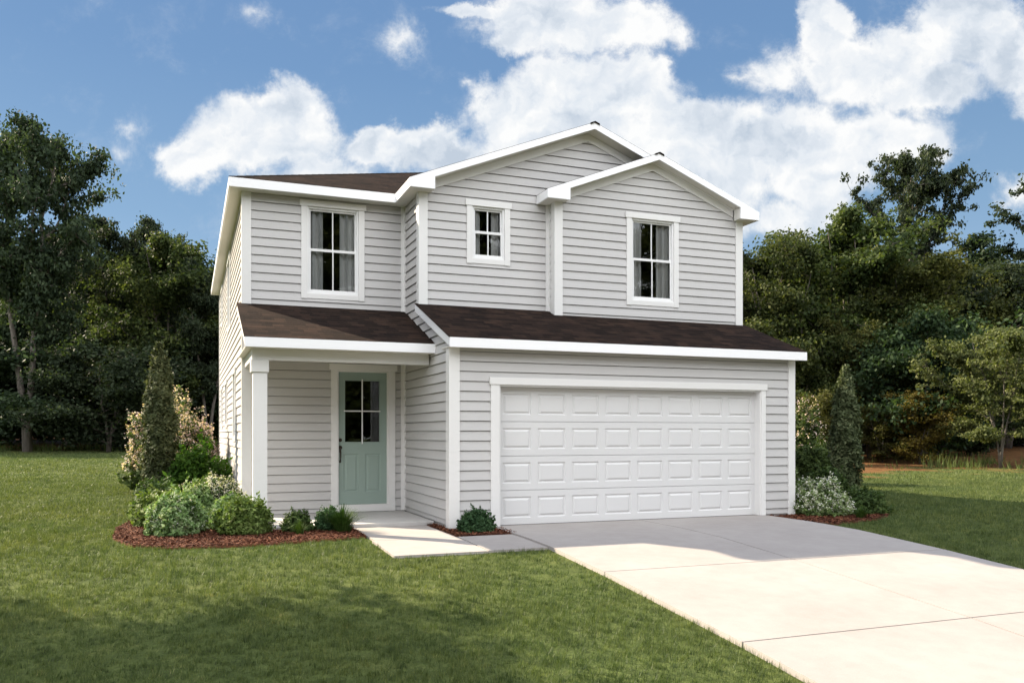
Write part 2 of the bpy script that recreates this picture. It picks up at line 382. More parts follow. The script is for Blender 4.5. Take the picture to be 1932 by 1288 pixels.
# ---- windows
def sash_window(F, s0, s1, zb, zt=5.42, curtain=True, head=.104, sill=.095):
    mb = MB(); w = .105
    mb.fbox(F, s0, s0 + w, zb, zt, -.03, .036); mb.fbox(F, s1 - w, s1, zb, zt, -.03, .036)
    mb.fbox(F, s0 + w, s1 - w, zb + .006, zb + sill, -.03, .030)
    mb.fbox(F, s0 - .026, s1 + .026, zt, zt + head, -.03, .048)
    win = mb.build('window', M['trim'], house, bevel=.003)
    a, c = s0 + w, s1 - w; lo, hi = zb + sill, zt
    mb = MB(); fr = .035       # outer vinyl frame
    mb.fbox(F, a, a + fr, lo, hi, -.075, .008); mb.fbox(F, c - fr, c, lo, hi, -.075, .008)
    mb.fbox(F, a + fr, c - fr, hi - fr, hi, -.075, .008); mb.fbox(F, a + fr, c - fr, lo, lo + fr, -.075, .012)
    mb.build('window_frame', M['vinyl'], win, bevel=.002)
    mid = (lo + hi) / 2 + .01; a2, c2 = a + fr, c - fr; cm = (a2 + c2) / 2
    for (z0, z1, e0, e1, bot, top) in ((mid - .022, hi - fr, -.060, -.030, .046, .03), (lo + fr, mid + .022, -.030, -.004, .04, .046)):
        mb = MB(); sw = .03
        mb.fbox(F, a2, a2 + sw, z0, z1, e0, e1); mb.fbox(F, c2 - sw, c2, z0, z1, e0, e1)
        mb.fbox(F, a2 + sw, c2 - sw, z0, z0 + bot, e0, e1); mb.fbox(F, a2 + sw, c2 - sw, z1 - top, z1, e0, e1)
        mb.fbox(F, cm - .011, cm + .011, z0 + bot, z1 - top, e0 + .004, e1 - .003)
        mb.build('sash', M['vinyl'], win, bevel=.002)
        mb = MB(); em = (e0 + e1) / 2
        mb.fbox(F, a2 + sw, cm - .011, z0 + bot, z1 - top, em - .002, em + .002); mb.fbox(F, cm + .011, c2 - sw, z0 + bot, z1 - top, em - .002, em + .002)
        mb.build('pane', M['glass'], win)
    if curtain:
        W = c2 - a2
        for sgn in (0, 1):
            mb = MB(); n = 60; sa, sb = (a2 - .06, a2 + W * .31) if sgn == 0 else (c2 - W * .34, c2 + .06)
            for i in range(n):
                p, q = sa + (sb - sa) * i / n, sa + (sb - sa) * (i + 1) / n
                e = lambda s: -.13 + .034 * math.sin((s - sa) * 52 + sgn) + .014 * math.sin((s - sa) * 97 + 2)
                mb.poly([F(p, lo - .25, e(p)), F(q, lo - .25, e(q)), F(q, hi + .1, e(q)), F(p, hi + .1, e(p))])
            mb.build('curtain', M['curtain'], win, smooth=True, fix=False)
    return win
sash_window(Fb, *WIN['L'][:3]); sash_window(Fm, *WIN['Mi'][:3]); sash_window(Fr, *WIN['Rr'][:3])
for a, c_, z0, z1 in SIDEW: sash_window(Fleft, a, c_, z0, z1 - .1, curtain=False)

# ---- relief faces (panelled doors)
def grid_face(mb, F, xs, zs, special, e=0):
    for i, (a, c) in enumerate(zip(xs, xs[1:])):
        for j, (p, q) in enumerate(zip(zs, zs[1:])):
            k = special.get((i, j))
            if k == 'hole': continue
            if k is None: mb.poly([F(a, p, e), F(c, p, e), F(c, q, e), F(a, q, e)]); continue
            rings = [(0, 0)] + k
            for (i0, d0), (i1, d1) in zip(rings, rings[1:]):
                A = [(a + i0, p + i0), (c - i0, p + i0), (c - i0, q - i0), (a + i0, q - i0)]
                B = [(a + i1, p + i1), (c - i1, p + i1), (c - i1, q - i1), (a + i1, q - i1)]
                for t in range(4):
                    u = (t + 1) % 4; mb.poly([F(*A[t], e + d0), F(*A[u], e + d0), F(*B[u], e + d1), F(*B[t], e + d1)])
            i1, d1 = rings[-1]; mb.poly([F(a + i1, p + i1, e + d1), F(c - i1, p + i1, e + d1), F(c - i1, q - i1, e + d1), F(a + i1, q - i1, e + d1)])
# ---- garage door
gd = MB(); gd.fbox(Fg, -.149, -.009, .0, 2.19, -.03, .036); gd.fbox(Fg, 4.886, 4.981, .0, 2.19, -.03, .036); gd.fbox(Fg, -.172, 5.005, 2.19, 2.30, -.03, .050)
gd.fbox(Fg, -.009, .012, .0, 2.19, -.14, .020); gd.fbox(Fg, 4.866, 4.886, .0, 2.19, -.14, .020); gd.fbox(Fg, .012, 4.866, 2.165, 2.19, -.14, .020)
gdo = gd.build('garage_door', M['trim'], house, bevel=.003)
Fgd = frame(0, .13, (1, 0), nF); hs = .5405
for k in range(4):
    z0 = .004 + k * hs; z1 = z0 + hs - .006
    xs = [.012]; sp = {}
    for i in range(8):
        c0 = .045 + i * .6 + .3 - .245; xs += [c0, c0 + .485]; sp[(2 * i + 1, 1)] = [(.010, -.014), (.024, -.017), (.054, .001)]
    xs.append(4.866); mb = MB()
    grid_face(mb, Fgd, xs, [z0, z0 + .105, z0 + .105 + .33, z1], sp)
    mb.poly([Fgd(.012, z1, 0), Fgd(4.866, z1, 0), Fgd(4.866, z1, -.04), Fgd(.012, z1, -.04)]); mb.poly([Fgd(.012, z0, 0), Fgd(4.866, z0, 0), Fgd(4.866, z0, -.04), Fgd(.012, z0, -.04)])
    mb.poly([Fgd(.012, z0 - .01, -.04), Fgd(4.866, z0 - .01, -.04), Fgd(4.866, z1 + .01, -.04), Fgd(.012, z1 + .01, -.04)])
    mb.build('door_section', M['garage'], gdo, fix=False)
mb = MB(); mb.fbox(Fgd, .012, 4.866, -.012, .0035, -.03, .006); mb.build('weather_seal', M['dark'], gdo)
# ---- front door
fd = MB(); fd.fbox(Fb, -2.136, -2.016, .04, 2.568, -.03, .036); fd.fbox(Fb, -1.106, -.978, .04, 2.568, -.03, .036); fd.fbox(Fb, -2.166, -.944, 2.568, 2.672, -.03, .050)
fd.fbox(Fb, -2.016, -1.106, .04, .165, -.05, .040)
fd.fbox(Fb, -2.016, -1.996, .165, 2.568, -.12, .012); fd.fbox(Fb, -1.126, -1.106, .165, 2.568, -.12, .012); fd.fbox(Fb, -1.996, -1.126, 2.535, 2.568, -.12, .012)
fdo = fd.build('door_frame', M['trim'], house, bevel=.003)
Fd = frame(0, b_ + .035, (1, 0), nF); mb = MB()
xs = [-1.996, -1.903, -1.638, -1.513, -1.236, -1.126]
pan = [(.010, -.010), (.030, -.012), (.055, -.001)]
zs = [.168, .385, 1.072, 1.262, 2.405, 2.535]
grid_face(mb, Fd, xs, zs, {(1, 1): pan, (3, 1): pan, (1, 3): 'hole', (2, 3): 'hole', (3, 3): 'hole'})
mb.fbox(Fd, -1.903, -1.880, 1.262, 2.405, -.03, .012); mb.fbox(Fd, -1.259, -1.236, 1.262, 2.405, -.03, .012)
mb.fbox(Fd, -1.880, -1.259, 1.262, 1.285, -.03, .012); mb.fbox(Fd, -1.880, -1.259, 2.382, 2.405, -.03, .012)
mb.poly([Fd(-1.996, .168, -.04), Fd(-1.126, .168, -.04), Fd(-1.126, 1.262, -.04), Fd(-1.996, 1.262, -.04)])
dr = mb.build('front_door', M['door'], fdo, fix=False); dr['label'] = 'sage green half glazed door'
dr.parent = house; fdo.parent = house
mb = MB(); mb.fbox(Fd, -1.880, -1.259, 1.285, 2.382, -.016, -.010); mb.build('pane', M['glass'], dr)
mb = MB(); mb.fbox(Fd, -1.581, -1.562, 1.25, 2.41, -.006, .016); mb.fbox(Fd, -1.900, -1.582, 1.828, 1.848, -.006, .014); mb.fbox(Fd, -1.561, -1.24, 1.828, 1.848, -.006, .014)
mb.build('muntin', M['vinyl'], dr)
mb = MB()
def disc(mb, F, s, z, r, e0, e1, n=20):
    mb.prism([(s + r * math.cos(t * 2 * math.pi / n), z + r * math.sin(t * 2 * math.pi / n)) for t in range(n)], lambda a, c, d: F(a, c, d), e0, e1)
disc(mb, Fd, -1.965, 1.319, .032, 0, .018); disc(mb, Fd, -1.965, 1.319, .016, .018, .03); mb.build('deadbolt', M['bronze'], dr)
mb = MB(); disc(mb, Fd, -1.965, 1.185, .036, 0, .014)
mb.fbox(Fd, -1.982, -1.948, 1.10, 1.185, 0, .012)
mb.tube([Fd(-1.965, 1.165, .012), Fd(-1.965, 1.155, .045), Fd(-1.965, 1.10, .058), Fd(-1.965, 1.02, .055), Fd(-1.965, .955, .04), Fd(-1.965, .935, .0)], [.010, .012, .013, .012, .011, .010], 10)
disc(mb, Fd, -1.965, .935, .018, 0, .012); mb.build('handle', M['bronze'], dr)
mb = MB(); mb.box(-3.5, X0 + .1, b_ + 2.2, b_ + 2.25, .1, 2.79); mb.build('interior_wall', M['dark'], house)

# ---- roofs
def roof_poly(mb, pts, lift=.007, th=.011):
    P = [np.array(p, float) for p in pts]
    n = np.cross(P[1] - P[0], P[2] - P[0]); n /= np.linalg.norm(n)
    if n[2] < 0: n = -n
    u = np.cross((0, 0, 1), n); u /= np.linalg.norm(u); v = np.cross(n, u)
    top = [p + (0, 0, lift) for p in P]; bot = [p + (0, 0, lift - th) for p in P]
    uvs = [(float(p @ u), float(p @ v)) for p in P]
    mb.poly(top, uvs); mb.poly(bot[::-1])
    for k in range(len(P)):
        j = (k + 1) % len(P); mb.poly([top[k], top[j], bot[j], bot[k]], [uvs[k], uvs[j], uvs[j], uvs[k]])
ML, MR, MFY, MBK = -3.864, 5.830, 2.546, 14.34
HS = .415; hz = EZ1 + HS * (MR - ML) / 2; HX = (ML + MR) / 2; hy0 = MFY + (MR - ML) / 2; hy1 = MBK - (MR - ML) / 2
o = -.003
mb = MB()
e = lambda x, y: (x, y, EZ1 - HS * o)
roof_poly(mb, [e(ML - o, MFY - o), (MR + o, MFY - o, EZ1 - HS * o), (HX, hy0, hz)])
roof_poly(mb, [e(ML - o, MBK + o), (ML - o, MFY - o, EZ1 - HS * o), (HX, hy0, hz), (HX, hy1, hz)])
roof_poly(mb, [e(MR + o, MFY - o), e(MR + o, MBK + o), (HX, hy1, hz), (HX, hy0, hz)])
roof_poly(mb, [e(ML - o, MBK + o), (HX, hy1, hz), e(MR + o, MBK + o)])
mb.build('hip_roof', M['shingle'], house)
MGL, MGF, RGL, RGF = -1.042, 1.475, 1.365, 1.254
mb = MB(); yb = 6.0
roof_poly(mb, [(MGL - o, MGF - o, EZ1 - MSL * o), (MA, MGF - o, MAZ), (MA, yb, MAZ), (MGL - o, yb, EZ1 - MSL * o)])
roof_poly(mb, [(MA, MGF - o, MAZ), (MR + o, MGF - o, EZ1 - MSL * o), (MR + o, yb, EZ1 - MSL * o), (MA, yb, MAZ)])
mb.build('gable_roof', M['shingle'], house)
mb = MB()
roof_poly(mb, [(RGL - o, RGF - o, EZ1 - RSL * o), (RA, RGF - o, RAZ), (RA, m_, RAZ), (RGL - o, m_, EZ1 - RSL * o)])
roof_poly(mb, [(RA, RGF - o, RAZ), (MR + o, RGF - o, EZ1 - RSL * o), (MR + o, MGF - o - .002, EZ1 - RSL * o), (RA, MGF - o - .002, RAZ)])
mb.build('gable_roof', M['shingle'], house)
def cap(mb, x, y0, y1, z, sl):     # ridge cap pieces
    y = y0; i = 0
    while y < y1 - .01:
        q = min(y1, y + .2)
        for sg in (-1, 1):
            a = [(x, y, z + .018), (x + sg * .09, y, z + .018 - .09 * sl), (x + sg * .09, q, z + .012 - .09 * sl), (x, q, z + .012)]
            mb.poly(a, [(0, y), (.15, y), (.15, q), (0, q)]); mb.poly([(p[0], p[1], p[2] - .022) for p in a][::-1])
            mb.poly([a[0], a[1], (a[1][0], y, a[1][2] - .03), (x, y, z - .006)]); mb.poly([a[1], a[2], (a[2][0], q, a[2][2] - .03), (a[1][0], y, a[1][2] - .03)])
        y = q
mb = MB(); cap(mb, MA, MGF - .02, 5.8, MAZ, MSL); mb.build('ridge_cap', M['shingle'], house, fix=False)
mb = MB(); cap(mb, RA, RGF - .02, MGF - .02, RAZ, RSL); mb.build('ridge_cap', M['shingle'], house, fix=False)
mb = MB()      # hip caps, following the two front hips
for sx in (-1, 1):
    ex = ML if sx < 0 else MR
    n = 34
    for i in range(n):
        t0, t1 = i / n, (i + 1) / n
        A = np.array((ex, MFY, EZ1 + .010)); B = np.array((HX, hy0, hz + .010))
        p, q = A + (B - A) * t0 + (0, 0, .004), A + (B - A) * t1
        d = np.array((B - A)); d /= np.linalg.norm(d)
        for off, dz in (((0, 1), 0), ((-sx * 1, 0), 0)):
            w = .13; v = np.array((off[0] * w, off[1] * w, 0)) if off[0] == 0 else np.array((-sx * -0, 0, 0))
        l = np.array((0, .13, -.0 + .0)); r2 = np.array((-sx * .13 * -1 * -1, 0, 0))
        # on the front plane move towards the inside along x; on the side plane along y
        fx = np.array((-sx * .14, 0, 0)); sy2 = np.array((0, .14, 0))
        mb.poly([p, p + fx + (0, 0, -.0), q + fx, q]); mb.poly([p, q, q + sy2, p + sy2])
mb.build('hip_cap', M['shingle'], house, fix=False)
# low roofs: porch and garage
def low(x0, x1, ye, yt, mb):
    zt = GZ + GS * (yt - ye)
    roof_poly(mb, [(x0, ye - o, GZ - GS * o), (x1, ye - o, GZ - GS * o), (x1, yt, zt), (x0, yt, zt)])
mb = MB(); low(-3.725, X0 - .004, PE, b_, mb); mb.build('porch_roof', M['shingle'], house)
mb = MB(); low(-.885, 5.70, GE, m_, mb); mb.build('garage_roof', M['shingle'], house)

# ---- fascia, soffits, frieze
def slope_board(mb, x, y0, y1, ye, h, w=.03, lift=0):
    """board following the low roof's slope at x..x+w"""
    za, zc = GZ + GS * (y0 - ye) + lift, GZ + GS * (y1 - ye) + lift
    mb.prism([(y0, za - h), (y0, za), (y1, zc), (y1, zc - h)], lambda a, c, d: (d, a, c), x, x + w)
mb = MB(); mb.box(-3.715, -.755, PE, PE + .028, 2.722, GZ); mb.build('fascia', M['fascia'], house)
mb = MB(); slope_board(mb, -3.715, PE + .028, b_, PE, .13, .03); mb.build('rake_board', M['fascia'], house)
mb = MB(); mb.box(-.875, 5.694, GE, GE + .028, 2.722, GZ); mb.build('fascia', M['fascia'], house)
mb = MB(); slope_board(mb, -.875, GE + .028, m_ + .02, GE, .14, .03); mb.build('rake_board', M['fascia'], house)
mb = MB(); slope_board(mb, 5.664, GE + .028, m_, GE, .14, .03); mb.build('rake_board', M['fascia'], house)
mb = MB()   # low soffits and porch ceiling
mb.box(-.845, 5.664, GE + .028, -.035, 2.735, 2.75); mb.box(-.845, X0 - .036, -.034, .3, 2.735, 2.75)
mb.box(-3.70, X0 - .025, PE + .028, b_ + .0, 2.724, 2.74); mb.box(5.62, 5.663, -.034, 1.5, 2.735, 2.75)
mb.build('soffit', M['soffit'], house)
# frieze under the garage eave is the top course; upper eaves
mb = MB(); mb.box(ML, MGL, MFY, MFY + .03, EZ0, EZ1); mb.build('fascia', M['fascia'], house)
mb = MB(); mb.box(ML, ML + .03, MFY + .03, MBK, EZ0, EZ1); mb.build('fascia', M['fascia'], house)
mb = MB(); mb.box(ML + .03, MR - .03, MBK - .03, MBK, EZ0, EZ1); mb.build('fascia', M['fascia'], house)
mb = MB(); mb.box(MR - .03, MR, RGF + .03, MBK, EZ0, EZ1); mb.build('fascia', M['fascia'], house)
mb = MB(); mb.box(MGL, MGL + .03, MGF + .03, MFY, EZ0, EZ1); mb.build('fascia', M['fascia'], house)
mb = MB(); mb.box(RGL, RGL + .03, RGF + .03, m_ - .024, EZ0, EZ1); mb.build('fascia', M['fascia'], house)
mb = MB()
zs0, zs1 = EZ0 + .006, EZ0 + .022
mb.box(ML + .03, MGL + .03, MFY + .03, b_ - .004, zs0, zs1); mb.box(ML + .03, WALL_L + .02, b_ - .004, MBK - .03, zs0, zs1)
mb.box(MGL + .03, X0 - .004, MGF + .03, b_ - .004, zs0, zs1); mb.box(X0 - .004, -.608, MGF + .03, m_ - .004, zs0, zs1)
mb.box(RGL + .03, 1.80, RGF + .03, r_ - .004, zs0, zs1); mb.box(RGL + .03, XR - .004, r_ - .004, m_ - .004, zs0, zs1)
mb.box(5.40, MR - .03, RGF + .03, r_ - .004, zs0, zs1); mb.box(WALL_R + .004, MR - .03, r_ - .004, BACK, zs0, zs1)
mb.box(WALL_L + .02, MR - .03, BACK, MBK - .03, zs0, zs1)
mb.build('soffit', M['soffit'], house)
def gable_fascia(xl, xr, bl, brr, xa, za, sl, y, name='gable_fascia', RH=.118):
    rb = lambda x: za - abs(x - xa) * sl - RH
    tp = lambda x: za - abs(x - xa) * sl
    pts = [(xl, EZ0), (bl, EZ0), (bl, rb(bl)), (xa, za - RH), (brr, rb(brr)), (brr, EZ0), (xr, EZ0), (xr, tp(xr)), (xa, za), (xl, tp(xl))]
    mb = MB(); mb.prism([(a, c) for a, c in pts], lambda a, c, d: (a, d, c), y, y + .03)
    # triangulation of the concave outline is safer as two halves
    mb = MB()
    L = [(xl, EZ0), (bl, EZ0), (bl, rb(bl)), (xl, tp(xl))]
    for quad in ([(xl, EZ0), (bl, EZ0), (bl, tp(bl)), (xl, tp(xl))], [(bl, rb(bl)), (xa, za - RH), (xa, za), (bl, tp(bl))],
                 [(xa, za - RH), (brr, rb(brr)), (brr, tp(brr)), (xa, za)], [(brr, EZ0), (xr, EZ0), (xr, tp(xr)), (brr, tp(brr))]):
        mb.prism(quad, lambda a, c, d: (a, d, c), y, y + .03)
    mb.build(name, M['fascia'], house)
gable_fascia(MGL, MR, -.608, 5.40, MA, MAZ, MSL, MGF)
gable_fascia(RGL, MR, 1.80, 5.40, RA, RAZ, RSL, RGF)
def rake_soffit(xa, za, sl, bl, brr, y0, y1, wx0, wx1, RH=.110):
    mb = MB()
    for (a, c) in ((bl, xa), (xa, brr)):
        z = lambda x: za - abs(x - xa) * sl - RH
        mb.prism([(a, z(a)), (c, z(c)), (c, z(c) + .015), (a, z(a) + .015)], lambda p, q, d: (p, d, q), y0 + .03, y1 - .004)
    # box return cheeks
    z = lambda x: za - abs(x - xa) * sl - RH - .003
    mb.box(bl - .012, bl, y0 + .03, y1 - .004, EZ0 + .023, z(bl)); mb.box(brr, brr + .012, y0 + .03, y1 - .004, EZ0 + .023, z(brr))
    mb.build('rake_soffit', M['soffit'], house)
    mb = MB()   # frieze
    zt = lambda x: za - abs(x - xa) * sl - RH - .002; fh = .145
    for (a, c) in ((wx0, xa), (xa, wx1)):
        mb.prism([(a, zt(a) - fh), (c, zt(c) - fh), (c, zt(c)), (a, zt(a))], lambda p, q, d: (p, d, q), y1 - .032, y1 - .0225 + .02)
    mb.build('frieze_board', M['trim'], house)
rake_soffit(MA, MAZ, MSL, -.608, 5.40, MGF, m_, -.60, 5.39)
rake_soffit(RA, RAZ, RSL, 1.80, 5.40, RGF, r_, 1.81, 5.39)

# ---- porch: beam, column, slab
mb = MB(); mb.box(WALL_L + .02, X0 - .03, 1.09, 1.27, 2.556, 2.723); mb.box(WALL_L + .02, WALL_L + .17, 1.272, b_ - .036, 2.556, 2.723)
mb.build('porch_beam', M['trim'], house, bevel=.004)
mb = MB(); mb.box(-3.578, -3.367, 1.10, 1.31, .036, 2.37); mb.box(-3.606, -3.345, 1.072, 1.338, 2.37, 2.555); mb.box(-3.606, -3.345, 1.072, 1.338, .036, .18)
mb.build('porch_column', M['trim'], house, bevel=.004)
mb = MB(); mb.box(-3.68, X0 - .03, .80, b_ - .0, -.16, .033); mb.build('porch_slab', M['concrete2'], house, bevel=.006)

# ------------------------------------------------------------------ ground sheets
def grid_sheet(name, xs, ys, zf, mat, parent=None):
    X, Y = np.meshgrid(xs, ys); Z = zf(X, Y); V = np.stack([X, Y, Z], -1).reshape(-1, 3)
    nx, ny = len(xs), len(ys)
    f = [(j * nx + i, j * nx + i + 1, (j + 1) * nx + i + 1, (j + 1) * nx + i) for j in range(ny - 1) for i in range(nx - 1)]
    me = bpy.data.meshes.new(name); me.from_pydata(V.tolist(), [], f); me.materials.append(mat)
    me.polygons.foreach_set('use_smooth', [True] * len(me.polygons))
    return link(bpy.data.objects.new(name, me), parent), V
xs = np.concatenate([[-400, -200, -100], np.arange(-60, -20, 2.), np.arange(-20, 40, .4), np.arange(40, 80, 2.), [100, 200, 400]])
ys = np.concatenate([[-300, -120, -60, -40, -30], np.arange(-25, 24, .4), np.arange(24, 90, 1.5), [120, 200, 400]])
def hole_z(X, Y):
    z = gz(X, Y); inside = (X > -2.3) & (X < 5.0) & (Y < 1) & (Y > -16)
    return z
go, gv = grid_sheet('ground', xs, ys, gz, M['ground']); go['kind'] = 'structure'
def litter(x, y):
    F = fwd(x, y); S = side(x, y)
    edge = np.where(S > 3, 26.0 + .04 * S + 1.0 * np.sin(S * .5), 43.0 + 1.2 * np.sin(S * .35))
    pat = np.sin(S * 1.3 + np.sin(F * 2.1) * 1.4) * np.sin(F * 2.9 + S * .35) + .5 * np.sin(S * 3.1 + F * 1.7)
    L = (F - edge) / 4 + .35
    return np.clip(L + .38 * pat * (np.abs(F - edge) < 3.6), 0, 1)
at = go.data.attributes.new('litter', 'FLOAT', 'POINT'); at.data.foreach_set('value', litter(gv[:, 0], gv[:, 1]).astype(np.float32))

def slabs(name, cells, zf, th, mat, g=.009):
    mb = MB()
    for (x0, x1, y0, y1) in cells:
        n = max(1, int((y1 - y0) / .35)); yy = np.linspace(y0 + g, y1 - g, n + 1); a, c = x0 + g, x1 - g
        for p, q in zip(yy, yy[1:]):
            zp, zq = float(zf(p)), float(zf(q))
            mb.poly([(a, p, zp), (c, p, zp), (c, q, zq), (a, q, zq)])
            for x in (a, c): mb.poly([(x, p, zp), (x, q, zq), (x, q, zq - th), (x, p, zp - th)])
        for y in (yy[0], yy[-1]):
            z = float(zf(y)); mb.poly([(a, y, z), (c, y, z), (c, y, z - th), (a, y, z - th)])
    o = mb.build(name, mat); o['kind'] = 'structure'; return o
DL, DM, DR = -.11, 2.53, 5.03
cells = []
yc = [.125, -3.72, -6.25, -8.8, -11.4, -14.0, -16.0]
for a, c in zip(yc, yc[1:]): cells += [(DL, DM, c, a), (DM, DR, c, a)]
slabs('driveway', cells, lambda y: slope(y) - .002, .10, M['concrete'])
mb = MB()
for a, c in zip(np.linspace(.1, -15.9, 60), np.linspace(.1, -15.9, 60)[1:]):
    mb.poly([(DL + .02, c, slope(c) - .007), (DR - .02, c, slope(c) - .007), (DR - .02, a, slope(a) - .007), (DL + .02, a, slope(a) - .007)])
jo = mb.build('driveway_joints', M['joint']); jo['kind'] = 'structure'
slabs('walkway', [(-2.17, -.955, -2.20, -.86), (-2.12, -.955, -.86, .795), (-.95, DL, -2.16, -.84)], lambda y: slope(y) - .022, .07, M['concrete'])
mb = MB(); mb.box(-60, 70, -24, -16.05, -1.2, -1.06); so = mb.build('road', M['asphalt']); so['kind'] = 'structure'

# ------------------------------------------------------------------ mulch beds
LB = np.array([(-3.66, .70), (-2.13, .70), (-2.13, -.30), (-2.6, -.47), (-3.2, -.58), (-3.9, -.66), (-4.7, -.60), (-5.2, -.15), (-5.48, .8), (-5.52, 2.0), (-5.36, 3.4), (-5.22, 5), (-5.25, 6.6), (-5.4, 8.6), (-5.5, 10.5), (-5.3, 14), (-3.65, 14), (-3.65, 2.7)])
LB = np.array([(-3.66, .79), (-2.13, .79)] + LB[2:].tolist())
SBD = np.array([(-.94, -.83), (.0, -.80), (-.02, -.02), (-.76, -.03), (-.80, .79), (-.95, .79)])
RB = np.array([(4.99, -.02), (5.04, -.35), (5.05, -1.30), (5.35, -1.34), (5.9, -1.22), (6.6, -1.0), (7.2, -.6), (7.9, 0.1), (8.6, 1.2), (10.0, 2.6), (11.4, 5), (12.2, 8), (11, 10), (7, 9), (5.60, 9), (5.62, -.02)])
def inpoly(P, x, y):
    r = np.zeros(len(x), bool); n = len(P)
    for i in range(n):
        (a, b1), (c, d) = P[i], P[(i + 1) % n]
        k = ((b1 > y) != (d > y)) & (x < (c - a) * (y - b1) / (d - b1 + 1e-12) + a); r ^= k
    return r
def mulch(name, P, label, dens=3200):
    x0, y0 = P.min(0); x1, y1 = P.max(0); A = (x1 - x0) * (y1 - y0)
    n = int(A * dens); x = rng.uniform(x0, x1, n); y = rng.uniform(y0, y1, n); k = inpoly(P, x, y)
    # nearer chips matter most
    k &= rng.random(n) < np.clip(1.6 - (fwd(x, y) - 11) / 9, .25, 1)
    x, y = x[k], y[k]; n = len(x)
    z = gz(x, y) + .035 + rng.uniform(-.012, .022, n)
    L = rng.uniform(.012, .034, n); W = rng.uniform(.003, .008, n); a = rng.uniform(0, 6.28, n); ti = rng.normal(0, .35, n); ro = rng.normal(0, .5, n)
    d = np.stack([np.cos(a) * np.cos(ti), np.sin(a) * np.cos(ti), np.sin(ti)], -1) * L[:, None]
    s = np.stack([-np.sin(a) * np.cos(ro), np.cos(a) * np.cos(ro), np.sin(ro)], -1) * W[:, None]
    c = np.stack([x, y, z], -1)
    V = np.stack([c - d - s, c + d - s, c + d + s, c - d + s], 1).reshape(-1, 3)
    # base sheet: fan triangles on the outline, slightly raised
    cen = P.mean(0); me = npmesh(name, V, 4, M['mulch'])
    import bmesh
    bm = bmesh.new(); bm.from_mesh(me)
    vs = [bm.verts.new((p[0], p[1], float(gz(p[0], p[1])) + .03)) for p in P]; lo = [bm.verts.new((p[0], p[1], float(gz(p[0], p[1])) - .03)) for p in P]
    f = bm.faces.new(vs); bmesh.ops.triangulate(bm, faces=[f])
    for i in range(len(P)): j = (i + 1) % len(P); bm.faces.new((vs[i], vs[j], lo[j], lo[i]))
    bm.to_mesh(me); bm.free()
    ob = link(bpy.data.objects.new('mulch', me)); return tag(ob, label, 'mulch bed', kind='stuff')
mulch('mulch', LB, 'red brown bark mulch of the large curved bed left of the walkway')
mulch('mulch', SBD, 'small square patch of red brown mulch between walkway and garage')
mulch('mulch', RB, 'red brown bark mulch of the bed right of the driveway', 2400)

# ------------------------------------------------------------------ lawn blades
def blades(n_fac, f0, f1, h, w, seg2, seed, smin=-1.0, smax=1.0):
    r = np.random.default_rng(seed)
    smx = .70
    area = smx * 2 * (f1 ** 2 - f0 ** 2) / 2; n = int(area * n_fac)
    per = 9 if f0 < 14 else 4; nc = n // per; n = nc * per
    F = np.sqrt(r.uniform(f0 ** 2, f1 ** 2, nc)); S = F * r.uniform(-smx, smx, nc)
    tl = r.normal(.6, 1.5, nc); th_ = r.uniform(.7, 1.3, nc)
    F = np.repeat(F, per); S = np.repeat(S, per); jx = r.normal(0, w * 3.4, n); jy = r.normal(0, w * 3.4, n)
    x = CX + F * SY + S * KY + jx; y = CY + F * KY - S * SY + jy; tl = np.repeat(tl, per); th_ = np.repeat(th_, per)
    ok = ~((x > DL - .01) & (x < DR + .01) & (y < .3)) & ~((x > -2.18) & (x < -.9) & (y > -2.21) & (y < .9)) & ~((x > -.96) & (x < 0) & (y > -2.17) & (y < .5))
    ok &= ~((x > -3.7) & (x < 5.65) & (y > -.05) & (y < 14.1)) & ~((x > -3.7) & (x < -.7) & (y > .7) & (y < 3))
    for P in (LB, SBD, RB): ok &= ~inpoly(P, x, y)
    ok &= (y > -15.9) & (r.random(n) > litter(x, y) * 2.2 - .12)
    x, y, tl, th_, jx, jy = x[ok], y[ok], tl[ok], th_[ok], jx[ok], jy[ok]; n = len(x); z = gz(x, y) - .004
    hh = h * th_ * r.uniform(.55, 1.15, n) * (1 + .25 * np.sin(x * 1.7 + np.sin(y * 2.3)) * np.sin(y * 1.3 + x)); ww = w * r.uniform(.6, 1.3, n)
    a = r.uniform(0, 6.28, n); ln = np.abs(r.normal(.0, .55, n)); la = tl + r.normal(0, .7, n)
    s = np.stack([np.cos(a), np.sin(a), 0 * a], -1) * ww[:, None] / 2
    lean = np.stack([np.cos(la) * ln, np.sin(la) * ln, np.ones(n)], -1); lean /= np.linalg.norm(lean, axis=1)[:, None]
    c = np.stack([x, y, z], -1)
    if seg2:
        mid = c + lean * (hh * .55)[:, None] * np.array([.6, .6, 1]); tip = c + lean * hh[:, None] * np.array([1.35, 1.35, .95])
        V = np.stack([c - s, c + s, mid + s * .8, tip, mid - s * .8], 1).reshape(-1, 3); return V, 5
    tip = c + lean * hh[:, None]
    return np.stack([c - s, c + s, tip], 1).reshape(-1, 3), 3
def join_grass(parts, name):
    Vs = [p[0] for p in parts]; tot = []
    cnt = [len(v) // k for v, k in parts]
    V = np.concatenate(Vs); n = len(V); lt = np.concatenate([np.full(c, k, np.int32) for c, (v, k) in zip(cnt, parts)])
    ls = np.concatenate([[0], np.cumsum(lt)[:-1]]).astype(np.int32)
    me = bpy.data.meshes.new(name); me.vertices.add(n); me.vertices.foreach_set('co', V.astype(np.float32).ravel())
    me.loops.add(n); me.loops.foreach_set('vertex_index', np.arange(n, dtype=np.int32)); me.polygons.add(len(lt))
    me.polygons.foreach_set('loop_start', ls); me.polygons.foreach_set('loop_total', lt); me.update(calc_edges=True); return me
